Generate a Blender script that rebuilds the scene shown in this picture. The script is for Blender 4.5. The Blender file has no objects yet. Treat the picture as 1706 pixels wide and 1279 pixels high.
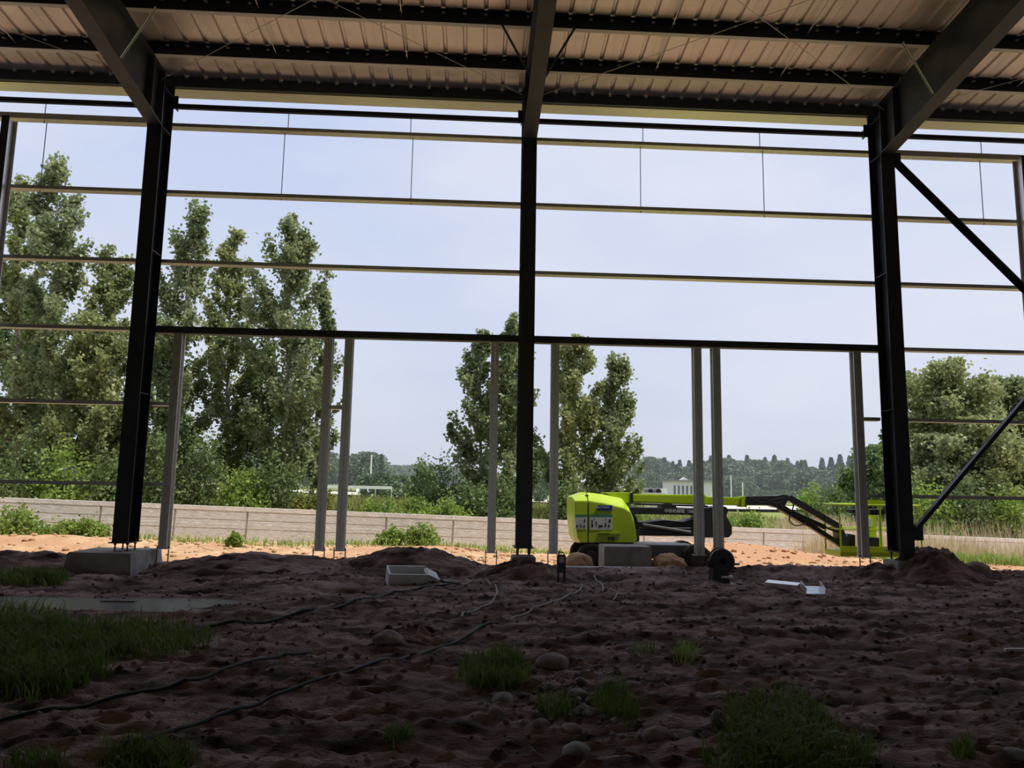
import bpy, bmesh, math, random
import numpy as np
from mathutils import Vector, Matrix

# ------------------------------------------------------------------ camera, world, sun, exposure
CX, CD, CH = -1.073, 15.4618, 1.2978
YAW, PITCH, ROLL, FPX = 0.0499, 0.1319, 0.0169, 1249.1
scene = bpy.context.scene
COL = scene.collection
_cy, _sy, _cp, _sp = math.cos(YAW), math.sin(YAW), math.cos(PITCH), math.sin(PITCH)
FW = np.array([_sy*_cp, _cy*_cp, _sp])
_r = np.array([_cy, -_sy, 0.0]); _u = np.cross(_r, FW)
RT = math.cos(ROLL)*_r + math.sin(ROLL)*_u
UP = -math.sin(ROLL)*_r + math.cos(ROLL)*_u
CAM = np.array([CX, -CD, CH])
cam_data = bpy.data.cameras.new('camera')
cam = bpy.data.objects.new('camera', cam_data); COL.objects.link(cam)
cam_data.sensor_width = 36.0; cam_data.sensor_fit = 'HORIZONTAL'
cam_data.lens = FPX/1706*36.0
cam_data.clip_start = 0.05; cam_data.clip_end = 3000
M = Matrix.Identity(4)
for i in range(3):
    M[i][0] = RT[i]; M[i][1] = UP[i]; M[i][2] = -FW[i]; M[i][3] = CAM[i]
cam.matrix_world = M
scene.camera = cam

vs = scene.view_settings
vs.view_transform = 'Standard'; vs.look = 'None'; vs.gamma = 1.0; vs.use_curve_mapping = False
vs.exposure = 0.08

world = bpy.data.worlds.new('hazy_sky'); scene.world = world; world.use_nodes = True
nt = world.node_tree; nt.nodes.clear()
out = nt.nodes.new('ShaderNodeOutputWorld'); bg = nt.nodes.new('ShaderNodeBackground')
tc = nt.nodes.new('ShaderNodeTexCoord'); sep = nt.nodes.new('ShaderNodeSeparateXYZ')
nt.links.new(tc.outputs['Generated'], sep.inputs[0])
ramp = nt.nodes.new('ShaderNodeValToRGB')
ramp.color_ramp.elements[0].position = 0.0; ramp.color_ramp.elements[0].color = (0.60, 0.645, 0.76, 1)
ramp.color_ramp.elements[1].position = 0.75; ramp.color_ramp.elements[1].color = (0.46, 0.56, 0.84, 1)
e = ramp.color_ramp.elements.new(0.22); e.color = (0.59, 0.655, 0.83, 1)
nt.links.new(sep.outputs['Z'], ramp.inputs[0])
mp = nt.nodes.new('ShaderNodeMapping'); mp.inputs['Scale'].default_value = (1.0, 1.0, 2.2)
mp.inputs['Location'].default_value = (0.35, 0.2, 0.4)
nt.links.new(tc.outputs['Generated'], mp.inputs[0])
nz = nt.nodes.new('ShaderNodeTexNoise'); nz.inputs['Scale'].default_value = 2.3
nz.inputs['Detail'].default_value = 6; nz.inputs['Roughness'].default_value = 0.5
nt.links.new(mp.outputs[0], nz.inputs['Vector'])
cr = nt.nodes.new('ShaderNodeValToRGB')
cr.color_ramp.elements[0].position = 0.38; cr.color_ramp.elements[0].color = (0, 0, 0, 1)
cr.color_ramp.elements[1].position = 0.70; cr.color_ramp.elements[1].color = (0.85, 0.85, 0.85, 1)
nt.links.new(nz.outputs['Fac'], cr.inputs[0])
mx = nt.nodes.new('ShaderNodeMixRGB'); mx.inputs[2].default_value = (0.74, 0.765, 0.87, 1)
nt.links.new(cr.outputs[0], mx.inputs[0]); nt.links.new(ramp.outputs[0], mx.inputs[1])
nt.links.new(mx.outputs[0], bg.inputs[0]); bg.inputs[1].default_value = 1.0
nt.links.new(bg.outputs[0], out.inputs[0])

sun_data = bpy.data.lights.new('sun', 'SUN'); sun_data.energy = 4.3; sun_data.angle = math.radians(2.5)
sun_data.color = (1.0, 0.94, 0.84)
sun = bpy.data.objects.new('sun', sun_data); COL.objects.link(sun)
TO_SUN = Vector((0.42, -0.115, 0.9)).normalized()
sun.rotation_euler = TO_SUN.to_track_quat('Z', 'Y').to_euler()
sun.location = (30, 0, 60)

# ------------------------------------------------------------------ helpers
rng = np.random.default_rng(7); random.seed(7)

def ray(u, v):
    return FW + RT*(u-853)/FPX - UP*(v-639.5)/FPX
def aty(u, v, y):                      # point of the plane at depth y seen at pixel u, v
    d = ray(u, v); t = (y-CAM[1])/d[1]; return CAM + d*t
def atz(u, v, z):
    d = ray(u, v); t = (z-CAM[2])/d[2]; return CAM + d*t
def on_ground_n(u, v):                 # where the rays through pixels u, v meet the floor
    u = np.asarray(u, float)[:, None]; v = np.asarray(v, float)[:, None]
    D = FW[None]+RT[None]*(u-853)/FPX-UP[None]*(v-639.5)/FPX
    z = np.full(len(D), -0.55)
    for _ in range(8):
        t = (z-CAM[2])/D[:, 2]; P = CAM[None]+D*t[:, None]; z = gz(P[:, 0], P[:, 1])
    P[:, 2] = z; return P
def on_ground(u, v): return on_ground_n([u], [v])[0]

def _hash(ix, iy, s):
    h = (ix.astype(np.int64)*374761393 + iy.astype(np.int64)*668265263 + s*974634777) & 0x7fffffff
    h = ((h ^ (h >> 13))*1274126177) & 0x7fffffff
    return ((h ^ (h >> 16)) & 0xffff)/65535.0
def vnoise(x, y, s=0):
    x = np.asarray(x, float); y = np.asarray(y, float)
    ix = np.floor(x); iy = np.floor(y); fx = x-ix; fy = y-iy
    fx = fx*fx*(3-2*fx); fy = fy*fy*(3-2*fy)
    a = _hash(ix, iy, s); b = _hash(ix+1, iy, s); c = _hash(ix, iy+1, s); d = _hash(ix+1, iy+1, s)
    return (a*(1-fx)+b*fx)*(1-fy) + (c*(1-fx)+d*fx)*fy - 0.5
def sstep(a, b, x):
    t = np.clip((np.asarray(x, float)-a)/(b-a), 0, 1); return t*t*(3-2*t)
def bump(x, y, cx, cy, rx, ry):
    return np.exp(-(((x-cx)/rx)**2 + ((y-cy)/ry)**2))

PUDDLE = (-7.0, -3.35, 2.6, 0.75)
def gz(x, y):
    x = np.asarray(x, float); y = np.asarray(y, float)
    inside = (-0.56 + 0.06*vnoise(x*0.7, y*0.9, 1) + 0.09*vnoise(x*0.8+y*0.3, y*2.2, 2)
              - 0.10*np.abs(vnoise(x*1.2-y*0.5, y*4.2, 12)) + 0.02 + 0.06*vnoise(x*2.2, y*6.0, 3) - 0.07*np.abs(vnoise(x*4.5, y*11, 4))
              + 0.05*vnoise(x*8, y*15, 13) + 0.045*vnoise(x*15, y*21, 5))
    pd = np.exp(-(((x-PUDDLE[0])/PUDDLE[2])**4 + ((y-PUDDLE[1])/PUDDLE[3])**4))
    inside = inside*(1-pd) + pd*(-0.67)
    ridge = (0.23*np.exp(-((y-0.40)/0.42)**2)*(0.9+0.45*vnoise(x*0.5, y*0+3.3, 6))
             + 0.10*bump(x, y, -2.2, 0.45, 0.95, 0.5) + 0.08*bump(x, y, -6.0, 0.2, 1.0, 0.6)
             + 0.10*bump(x, y, -4.4, -1.0, 1.6, 0.8) + 0.07*bump(x, y, -12, 0.3, 1.5, .7))
    ridge = ridge*(1-0.9*bump(x, y, -8.1, 0.1, 0.9, 1.6))
    inside = inside + ridge
    base = -0.85-0.024*np.clip(x, -26, 26)
    outside = -0.72*(1-sstep(3, 9, y)) + base*sstep(3, 9, y)
    outside = (outside + 0.10*vnoise(x*0.6, y*0.8, 8) + 0.05*vnoise(x*2, y*2.4, 9) + 0.03*vnoise(x*6, y*7, 10)
               + 0.55*bump(x, y, 7.2, 7.2, 2.6, 1.5) + 0.30*bump(x, y, 4.6, 6.6, 1.8, 1.3)
               + 0.25*bump(x, y, -13.0, 6.6, 3.0, 1.2) + 0.15*bump(x, y, -3.0, 7.8, 3.0, 1.2) + 0.25*bump(x, y, 13.0, 7.5, 3.0, 2))
    far = base + 0.25*vnoise(x*0.05, y*0.05, 11)
    outside = outside*(1-sstep(10.5, 14, y)) + far*sstep(10.5, 14, y)
    w = sstep(0.9, 1.9, y)
    return inside*(1-w) + outside*w

def link(name, me, mat=None, parent=None):
    o = bpy.data.objects.new(name, me); COL.objects.link(o)
    if mat is not None and len(me.materials) == 0: me.materials.append(mat)
    if parent is not None: o.parent = parent
    return o
def tag(o, label=None, cat=None, group=None, kind=None):
    if label: o['label'] = label
    if cat: o['category'] = cat
    if group: o['group'] = group
    if kind: o['kind'] = kind
    return o
def thing(name, label, cat, loc=(0, 0, 0), group=None, rz=0.0, kind=None):
    o = bpy.data.objects.new(name, None); COL.objects.link(o)
    o.empty_display_size = 0.2; o.location = loc; o.rotation_euler = (0, 0, rz)
    return tag(o, label, cat, group, kind)

class MB:
    def __init__(s): s.v = []; s.f = []
    def add(s, vs_, fs_):
        b = len(s.v); s.v += [tuple(map(float, q)) for q in vs_]; s.f += [tuple(b+i for i in f) for f in fs_]; return s
    def box(s, x0, x1, y0, y1, z0, z1):
        return s.add([(x0,y0,z0),(x1,y0,z0),(x1,y1,z0),(x0,y1,z0),(x0,y0,z1),(x1,y0,z1),(x1,y1,z1),(x0,y1,z1)],
                     [(0,3,2,1),(4,5,6,7),(0,1,5,4),(1,2,6,5),(2,3,7,6),(3,0,4,7)])
    def prism(s, poly, axis, a, b):
        """extrude a 2D polygon along axis ('x': poly=(y,z), 'y': poly=(x,z), 'z': poly=(x,y))"""
        n = len(poly)
        def P(q, t):
            return {'x': (t, q[0], q[1]), 'y': (q[0], t, q[1]), 'z': (q[0], q[1], t)}[axis]
        vs_ = [P(q, a) for q in poly] + [P(q, b) for q in poly]
        fs_ = [tuple(range(n))[::-1], tuple(range(n, 2*n))] + [(i, (i+1) % n, n+(i+1) % n, n+i) for i in range(n)]
        return s.add(vs_, fs_)
    def tube(s, pts, r, n=8, caps=True):
        pts = [Vector(p) for p in pts]; rs = r if isinstance(r, (list, tuple)) else [r]*len(pts)
        rings = []; prev = None; b = len(s.v)
        for i, p in enumerate(pts):
            t = (pts[min(i+1, len(pts)-1)]-pts[max(i-1, 0)]).normalized()
            if prev is None:
                a = Vector((0, 0, 1)) if abs(t.z) < 0.9 else Vector((1, 0, 0))
                nn = t.cross(a).normalized()
            else:
                nn = (prev - t*prev.dot(t)).normalized()
            prev = nn; bb = t.cross(nn)
            for k in range(n):
                an = 2*math.pi*k/n
                s.v.append(tuple(p + (nn*math.cos(an)+bb*math.sin(an))*rs[i]))
        m = len(pts)
        for i in range(m-1):
            for k in range(n):
                s.f.append((b+i*n+k, b+i*n+(k+1) % n, b+(i+1)*n+(k+1) % n, b+(i+1)*n+k))
        if caps:
            s.f.append(tuple(b+k for k in range(n))[::-1]); s.f.append(tuple(b+(m-1)*n+k for k in range(n)))
        return s
    def bar(s, p, q, w, h, up=(0, 0, 1)):
        """rectangular bar from p to q, w wide sideways, h along up"""
        p = Vector(p); q = Vector(q); t = (q-p).normalized(); upv = Vector(up)
        sd = t.cross(upv).normalized(); uv = sd.cross(t)
        vs_ = []
        for c in (p, q):
            for a, b_ in ((-1, -1), (1, -1), (1, 1), (-1, 1)): vs_.append(c+sd*a*w/2+uv*b_*h/2)
        return s.add(vs_, [(0,1,2,3)[::-1],(4,5,6,7),(0,1,5,4),(1,2,6,5),(2,3,7,6),(3,0,4,7)])
    def loft(s, loops, cap=True):
        n = len(loops[0]); b = len(s.v)
        for L in loops: s.v += [tuple(map(float, q)) for q in L]
        for i in range(len(loops)-1):
            for k in range(n):
                s.f.append((b+i*n+k, b+i*n+(k+1) % n, b+(i+1)*n+(k+1) % n, b+(i+1)*n+k))
        if cap:
            s.f.append(tuple(b+k for k in range(n))[::-1]); s.f.append(tuple(b+(len(loops)-1)*n+k for k in range(n)))
        return s
    def mesh(s, name, fix=True, smooth=False, bevel=0):
        me = bpy.data.meshes.new(name); me.from_pydata(s.v, [], s.f)
        if fix or bevel:
            bm = bmesh.new(); bm.from_mesh(me)
            if bevel: bmesh.ops.bevel(bm, geom=list(bm.edges), offset=bevel, segments=2, affect='EDGES', clamp_overlap=True)
            bmesh.ops.recalc_face_normals(bm, faces=list(bm.faces)); bm.to_mesh(me); bm.free()
        if smooth:
            for p in me.polygons: p.use_smooth = True
        me.update(); return me
    def build(s, name, mat, parent=None, smooth=False, bevel=0):
        return link(name, s.mesh(name, True, smooth, bevel), mat, parent)

def np_mesh(name, verts, faces, mat, smooth=False):
    """verts (n,3), faces (m,k) numpy"""
    me = bpy.data.meshes.new(name); n = len(verts); m, k = faces.shape
    me.vertices.add(n); me.vertices.foreach_set('co', np.ascontiguousarray(verts, dtype=np.float32).ravel())
    me.loops.add(m*k); me.loops.foreach_set('vertex_index', np.ascontiguousarray(faces, dtype=np.int32).ravel())
    me.polygons.add(m); me.polygons.foreach_set('loop_start', np.arange(0, m*k, k, dtype=np.int32))
    if smooth: me.polygons.foreach_set('use_smooth', np.ones(m, dtype=bool))
    me.update(calc_edges=True); me.validate()
    me.materials.append(mat); return me
def grid_mesh(name, xs, ys, zf, mat):
    X, Y = np.meshgrid(xs, ys); Z = zf(X, Y); nx, ny = len(xs), len(ys)
    V = np.stack([X.ravel(), Y.ravel(), Z.ravel()], 1)
    i = np.arange(ny-1)[:, None]*nx + np.arange(nx-1)[None, :]; i = i.ravel()
    return np_mesh(name, V, np.stack([i, i+1, i+nx+1, i+nx], 1), mat, True)

# ------------------------------------------------------------------ materials
def mat_new(name):
    m = bpy.data.materials.new(name); m.use_nodes = True
    b = m.node_tree.nodes['Principled BSDF']; return m, m.node_tree, b
def mat_noise(name, c1, c2, scale=5, rough=0.6, metal=0.0, bump_s=0.0, bump_scale=None, detail=6, spec=0.5,
              stretch=(1, 1, 1), lo=0.35, hi=0.65, c3=None, scale3=0.6):
    m, t, b = mat_new(name); L = t.links
    tcn = t.nodes.new('ShaderNodeTexCoord'); mpn = t.nodes.new('ShaderNodeMapping')
    mpn.inputs['Scale'].default_value = stretch; L.new(tcn.outputs['Object'], mpn.inputs[0])
    n = t.nodes.new('ShaderNodeTexNoise'); n.inputs['Scale'].default_value = scale; n.inputs['Detail'].default_value = detail
    L.new(mpn.outputs[0], n.inputs['Vector'])
    r = t.nodes.new('ShaderNodeValToRGB'); r.color_ramp.elements[0].position = lo; r.color_ramp.elements[1].position = hi
    r.color_ramp.elements[0].color = (*c1, 1); r.color_ramp.elements[1].color = (*c2, 1)
    L.new(n.outputs['Fac'], r.inputs[0]); col = r.outputs[0]
    if c3 is not None:
        n3 = t.nodes.new('ShaderNodeTexNoise'); n3.inputs['Scale'].default_value = scale3; n3.inputs['Detail'].default_value = 4
        L.new(mpn.outputs[0], n3.inputs['Vector'])
        r3 = t.nodes.new('ShaderNodeValToRGB'); r3.color_ramp.elements[0].position = 0.45; r3.color_ramp.elements[1].position = 0.62
        L.new(n3.outputs['Fac'], r3.inputs[0])
        mx3 = t.nodes.new('ShaderNodeMixRGB'); mx3.inputs[2].default_value = (*c3, 1)
        L.new(r3.outputs[0], mx3.inputs[0]); L.new(col, mx3.inputs[1]); col = mx3.outputs[0]
    L.new(col, b.inputs['Base Color'])
    b.inputs['Roughness'].default_value = rough; b.inputs['Metallic'].default_value = metal
    b.inputs['Specular IOR Level'].default_value = spec
    if bump_s:
        n2 = t.nodes.new('ShaderNodeTexNoise'); n2.inputs['Scale'].default_value = bump_scale or scale*4; n2.inputs['Detail'].default_value = 5
        L.new(mpn.outputs[0], n2.inputs['Vector'])
        bp = t.nodes.new('ShaderNodeBump'); bp.inputs['Strength'].default_value = bump_s; bp.inputs['Distance'].default_value = 0.03
        L.new(n2.outputs['Fac'], bp.inputs['Height']); L.new(bp.outputs[0], b.inputs['Normal'])
    return m
def mat_leaf(name, c1, c2, trans=0.35, rough=0.45, scale=1.1):
    m, t, b = mat_new(name); L = t.links
    tcn = t.nodes.new('ShaderNodeTexCoord')
    n = t.nodes.new('ShaderNodeTexNoise'); n.inputs['Scale'].default_value = scale; n.inputs['Detail'].default_value = 8
    n.inputs['Roughness'].default_value = 0.75
    L.new(tcn.outputs['Object'], n.inputs['Vector'])
    r = t.nodes.new('ShaderNodeValToRGB'); r.color_ramp.elements[0].position = 0.36; r.color_ramp.elements[1].position = 0.64
    r.color_ramp.elements[0].color = (*c1, 1); r.color_ramp.elements[1].color = (*c2, 1)
    L.new(n.outputs['Fac'], r.inputs[0]); L.new(r.outputs[0], b.inputs['Base Color'])
    b.inputs['Roughness'].default_value = rough; b.inputs['Specular IOR Level'].default_value = 0.4
    tr = t.nodes.new('ShaderNodeBsdfTranslucent'); L.new(r.outputs[0], tr.inputs[0])
    mxs = t.nodes.new('ShaderNodeMixShader'); mxs.inputs[0].default_value = trans
    L.new(b.outputs[0], mxs.inputs[1]); L.new(tr.outputs[0], mxs.inputs[2])
    o = [k for k in t.nodes if k.type == 'OUTPUT_MATERIAL'][0]; L.new(mxs.outputs[0], o.inputs[0])
    return m

MT = {}
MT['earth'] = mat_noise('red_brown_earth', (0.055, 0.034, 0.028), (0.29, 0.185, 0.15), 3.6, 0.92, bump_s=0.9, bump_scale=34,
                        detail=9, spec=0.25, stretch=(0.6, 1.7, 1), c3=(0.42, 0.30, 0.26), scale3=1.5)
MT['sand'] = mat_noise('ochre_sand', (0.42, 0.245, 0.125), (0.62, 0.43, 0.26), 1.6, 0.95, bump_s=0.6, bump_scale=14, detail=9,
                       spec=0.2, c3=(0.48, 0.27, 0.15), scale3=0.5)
MT['field'] = mat_noise('field_grass', (0.12, 0.17, 0.035), (0.30, 0.30, 0.09), 0.15, 0.95, bump_s=0.4, bump_scale=3, detail=9,
                        spec=0.2, c3=(0.22, 0.27, 0.06), scale3=0.04)
MT['road'] = mat_noise('pale_gravel', (0.55, 0.50, 0.43), (0.65, 0.60, 0.52), 0.6, 0.95, spec=0.2)
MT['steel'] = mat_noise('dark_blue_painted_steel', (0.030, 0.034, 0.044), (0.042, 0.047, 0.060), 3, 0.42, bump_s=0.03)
MT['rafter_steel'] = mat_noise('grey_primed_steel', (0.060, 0.064, 0.074), (0.082, 0.086, 0.096), 3, 0.45, bump_s=0.03)
MT['galv'] = mat_noise('galvanised_steel', (0.70, 0.69, 0.66), (0.80, 0.79, 0.76), 9, 0.36, metal=0.65)
MT['purlin'] = mat_noise('lit_purlin_lip', (0.86, 0.83, 0.77), (0.91, 0.88, 0.82), 9, 0.40, metal=0.0)  # pale tone stands in for light on the flange undersides
MT['sheet'] = mat_noise('roof_sheet', (0.74, 0.67, 0.62), (0.84, 0.76, 0.70), 2, 0.42, metal=0.7, bump_s=0.02)
MT['unseen_wall'] = mat_noise('unseen_wall_grey', (0.30, 0.33, 0.37), (0.34, 0.37, 0.41), 2, 0.5)
MT['gutter'] = mat_noise('cream_gutter', (0.82, 0.80, 0.70), (0.88, 0.86, 0.76), 2, 0.35, metal=0.6)
MT['concrete'] = mat_noise('concrete', (0.30, 0.285, 0.26), (0.44, 0.42, 0.385), 3.5, 0.9, bump_s=0.35, bump_scale=30, spec=0.3)
MT['precast'] = mat_noise('precast_panel', (0.66, 0.64, 0.61), (0.88, 0.86, 0.83), 4.5, 0.92, bump_s=0.9, bump_scale=11, spec=0.2,
                          stretch=(1.0, 1, 5))
MT['coping'] = mat_noise('pale_coping', (0.80, 0.77, 0.72), (0.92, 0.90, 0.86), 3, 0.92, bump_s=0.4, bump_scale=18, spec=0.2)
MT['lime'] = mat_noise('lime_paint', (0.42, 0.60, 0.015), (0.48, 0.66, 0.02), 2, 0.32)
MT['black'] = mat_noise('black_paint', (0.018, 0.018, 0.022), (0.028, 0.028, 0.034), 4, 0.4)
MT['rubber'] = mat_noise('rubber', (0.015, 0.015, 0.015), (0.03, 0.028, 0.026), 9, 0.85, spec=0.2)
MT['blue'] = mat_noise('blue_sticker', (0.012, 0.05, 0.30), (0.015, 0.06, 0.33), 3, 0.4)
MT['white'] = mat_noise('white_paint', (0.74, 0.74, 0.72), (0.80, 0.80, 0.78), 3, 0.5)
MT['sticker'] = mat_noise('white_sticker', (0.62, 0.63, 0.64), (0.68, 0.69, 0.70), 3, 0.45)
MT['green_sticker'] = mat_noise('green_sticker', (0.05, 0.24, 0.17), (0.06, 0.28, 0.20), 3, 0.45)
MT['bolt'] = mat_noise('rusty_bolt', (0.10, 0.05, 0.03), (0.17, 0.08, 0.045), 20, 0.8, metal=0.3)
MT['redpaint'] = mat_noise('orange_red_lamp', (0.45, 0.12, 0.05), (0.5, 0.14, 0.06), 5, 0.4)
MT['stone'] = mat_noise('river_stone', (0.24, 0.175, 0.145), (0.40, 0.32, 0.275), 5, 0.85, bump_s=0.3, bump_scale=22, spec=0.3)
MT['greystone'] = mat_noise('grey_stone', (0.25, 0.235, 0.22), (0.40, 0.38, 0.36), 5, 0.85, bump_s=0.3, bump_scale=22, spec=0.3)
MT['bark'] = mat_noise('poplar_bark', (0.23, 0.19, 0.15), (0.40, 0.35, 0.29), 6, 0.9, bump_s=0.4, stretch=(1, 1, .3))
MT['leaf_poplar'] = mat_leaf('poplar_leaves', (0.13, 0.18, 0.065), (0.44, 0.50, 0.26), 0.5, 0.40)
MT['leaf_poplar_b'] = mat_leaf('olive_poplar_leaves', (0.16, 0.205, 0.065), (0.50, 0.54, 0.25), 0.5, 0.42)
MT['leaf_dark'] = mat_leaf('dark_bush_leaves', (0.08, 0.135, 0.045), (0.25, 0.33, 0.12), 0.42, 0.5)
MT['leaf_light'] = mat_leaf('light_bush_leaves', (0.16, 0.26, 0.045), (0.38, 0.50, 0.12), 0.45, 0.5)
MT['leaf_far'] = mat_leaf('far_tree_leaves', (0.095, 0.15, 0.085), (0.19, 0.25, 0.15), 0.2, 0.7, 0.3)
MT['leaf_conifer'] = mat_leaf('blue_green_conifer', (0.075, 0.125, 0.085), (0.15, 0.21, 0.145), 0.15, 0.7, 0.3)
MT['corn'] = mat_leaf('corn_leaves', (0.17, 0.20, 0.045), (0.34, 0.34, 0.10), 0.35, 0.6, 0.6)
MT['grass'] = mat_leaf('weedy_grass', (0.085, 0.155, 0.022), (0.20, 0.28, 0.05), 0.35, 0.5, 2.0)
MT['drygrass'] = mat_leaf('dry_grass', (0.55, 0.45, 0.27), (0.76, 0.66, 0.45), 0.4, 0.7, 1.5)
MT['wire_black'] = mat_noise('black_cable', (0.012, 0.011, 0.011), (0.022, 0.020, 0.020), 6, 0.6)
MT['wire_grey'] = mat_noise('grey_cable', (0.30, 0.28, 0.25), (0.38, 0.36, 0.32), 6, 0.6)
MT['bright_zinc'] = mat_noise('bright_zinc', (0.82, 0.82, 0.82), (0.9, 0.9, 0.9), 9, 0.3, metal=0.6)
MT['wall_white'] = mat_noise('white_plaster', (0.72, 0.70, 0.68), (0.78, 0.77, 0.75), 2, 0.8)
MT['dark_glass'] = mat_noise('dark_glass', (0.06, 0.07, 0.09), (0.09, 0.10, 0.12), 2, 0.2)
MT['roof_grey'] = mat_noise('grey_roof', (0.16, 0.15, 0.15), (0.22, 0.21, 0.21), 2, 0.8)
MT['pipe'] = mat_noise('concrete_pipe', (0.10, 0.10, 0.11), (0.16, 0.16, 0.17), 3, 0.8)
m, t, b = mat_new('muddy_water'); b.inputs['Base Color'].default_value = (0.27, 0.265, 0.27, 1)
b.inputs['Roughness'].default_value = 0.22; b.inputs['IOR'].default_value = 1.33; b.inputs['Specular IOR Level'].default_value = 0.9
_n = t.nodes.new('ShaderNodeTexNoise'); _n.inputs['Scale'].default_value = 6
_b = t.nodes.new('ShaderNodeBump'); _b.inputs['Strength'].default_value = 0.35; _b.inputs['Distance'].default_value = 0.02
t.links.new(_n.outputs['Fac'], _b.inputs['Height']); t.links.new(_b.outputs[0], b.inputs['Normal'])
MT['water'] = m

# ------------------------------------------------------------------ ground
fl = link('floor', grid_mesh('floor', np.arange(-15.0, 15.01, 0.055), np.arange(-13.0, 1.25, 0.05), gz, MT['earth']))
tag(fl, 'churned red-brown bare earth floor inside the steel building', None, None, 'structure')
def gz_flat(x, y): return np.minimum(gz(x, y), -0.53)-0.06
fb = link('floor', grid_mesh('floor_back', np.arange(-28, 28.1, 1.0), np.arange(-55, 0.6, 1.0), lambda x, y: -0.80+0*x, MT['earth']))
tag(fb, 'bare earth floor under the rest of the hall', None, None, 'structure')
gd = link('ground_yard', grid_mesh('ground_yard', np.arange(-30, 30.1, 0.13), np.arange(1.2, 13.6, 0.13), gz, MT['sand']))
tag(gd, 'sunlit ochre sandy yard between the steel frame and the boundary wall', None, None, 'structure')
gf = link('ground_field', grid_mesh('ground_field', np.arange(-420, 421, 6.0), np.arange(12.9, 700, 6.0), gz, MT['field']))
tag(gf, 'flat green field stretching to the far treeline', None, None, 'structure')
gr = link('ground_rear', grid_mesh('ground_rear', np.arange(-200, 201, 5.0), np.arange(-250, -53, 4.0), lambda x, y: -0.85+0*x, MT['field']))
tag(gr, 'sunlit ground beyond the open rear side of the hall', None, None, 'structure')
def strip(name, pts, w, mat, label, dz=0.06):
    V = []; F = []
    for i, (x, y) in enumerate(pts):
        V += [(x, y-w/2, float(gz(x, y-w/2))+dz), (x, y+w/2, float(gz(x, y+w/2))+dz)]
    for i in range(len(pts)-1): F.append((2*i, 2*i+2, 2*i+3, 2*i+1))
    mb = MB(); mb.add(V, F)
    return tag(mb.build(name, mat), label, None, None, 'structure')
strip('road', [(x, 78+0.02*x) for x in range(-140, 141, 4)], 16, MT['road'], 'pale gravel track crossing the far field', 0.35)

# ------------------------------------------------------------------ hall shell: roof, added unseen back and end walls
SLOPE = 0.10
def roof_z(y): return 10.10 + SLOPE*(0.45-y)
RIDGE = -25.0; BACK = -51.0; XL, XR = -20.5, 20.5
ceil = thing('ceiling', 'ribbed metal roof sheeting seen from below', None, (0, 0, 0), None, 0, 'structure')
PW = 0.82
def sheet_profile():
    top = [(0, 0)]
    for c in (0.205, 0.615):
        top += [(c-0.045, 0), (c-0.022, 0.045), (c+0.022, 0.045), (c+0.045, 0)]
    top += [(0.812, 0)]
    return top
def make_sheet(ya, yb):
    mb = MB(); pr = sheet_profile(); t = 0.004
    za = roof_z(ya); zb = roof_z(yb) if yb <= ya else 0
    lo = [(x, ya, za+z) for x, z in pr]; hi = [(x, yb, zb+z) for x, z in pr]
    n = len(pr); vs_ = lo + hi + [(x, y, z+t) for x, y, z in lo] + [(x, y, z+t) for x, y, z in hi]
    fs_ = []
    for i in range(n-1):
        fs_.append((i, i+1, n+i+1, n+i)); fs_.append((2*n+i, 3*n+i, 3*n+i+1, 2*n+i+1))
        fs_.append((i, 2*n+i, 2*n+i+1, i+1))
    fs_ += [(0, n, 3*n, 2*n), (n-1, 3*n-1, 4*n-1, 2*n-1)]
    # overlap lip so neighbouring sheets close the joint
    mb.add(vs_, fs_)
    mb.add([(0.80, ya, za+0.006), (0.845, ya, za+0.006), (0.845, yb, zb+0.006), (0.80, yb, zb+0.006),
            (0.80, ya, za+0.012), (0.845, ya, za+0.012), (0.845, yb, zb+0.012), (0.80, yb, zb+0.012)],
           [(0,3,2,1),(4,5,6,7),(0,1,5,4),(1,2,6,5),(2,3,7,6),(3,0,4,7)])
    return mb.mesh('roof_sheet')
sm = make_sheet(0.99, RIDGE); sm.materials.append(MT['sheet'])
nsh = int((XR-XL)/PW)
for i in range(nsh):
    o = link('roof_sheet', sm, None, ceil); o.location = (XL+i*PW, 0, 0)
# rear slope behind the camera and unseen walls added to keep the hall dark
mb = MB(); zr = roof_z(RIDGE)
mb.add([(XL, RIDGE+0.05, zr), (XR, RIDGE+0.05, zr), (XR, BACK-1, zr-SLOPE*(RIDGE-BACK+1)), (XL, BACK-1, zr-SLOPE*(RIDGE-BACK+1)),
        (XL, RIDGE+0.05, zr+0.06), (XR, RIDGE+0.05, zr+0.06), (XR, BACK-1, zr+0.06-SLOPE*(RIDGE-BACK+1)), (XL, BACK-1, zr+0.06-SLOPE*(RIDGE-BACK+1))],
       [(0,3,2,1),(4,5,6,7),(0,1,5,4),(1,2,6,5),(2,3,7,6),(3,0,4,7)])
mb.build('rear_slope', MT['sheet'], ceil)
mb = MB().box(XL, XR, RIDGE-0.3, RIDGE+0.3, zr+0.05, zr+0.10); mb.build('ridge_cap', MT['sheet'], ceil)
tag(MB().box(XL, XR, BACK-0.2, BACK, 3.4, 10.2).build('wall_back_light_block', MT['unseen_wall']), 'unseen grey band over the open rear side, added to limit light', None, None, 'structure')  # unseen band, lower edge set to limit light from behind
for sgn, nm in ((XL, 'wall_left_light_block'), (XR, 'wall_right_light_block')):  # unseen end walls, added to hold back side light
    mb = MB().prism([(BACK, -0.7), (0.0, -0.7), (0.0, 10.1), (RIDGE, zr), (BACK, 10.0)], 'x', sgn-0.1, sgn+0.1)
    tag(mb.build(nm, MT['unseen_wall']), 'unseen grey gable wall added to keep the hall dark', None, None, 'structure')

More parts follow.
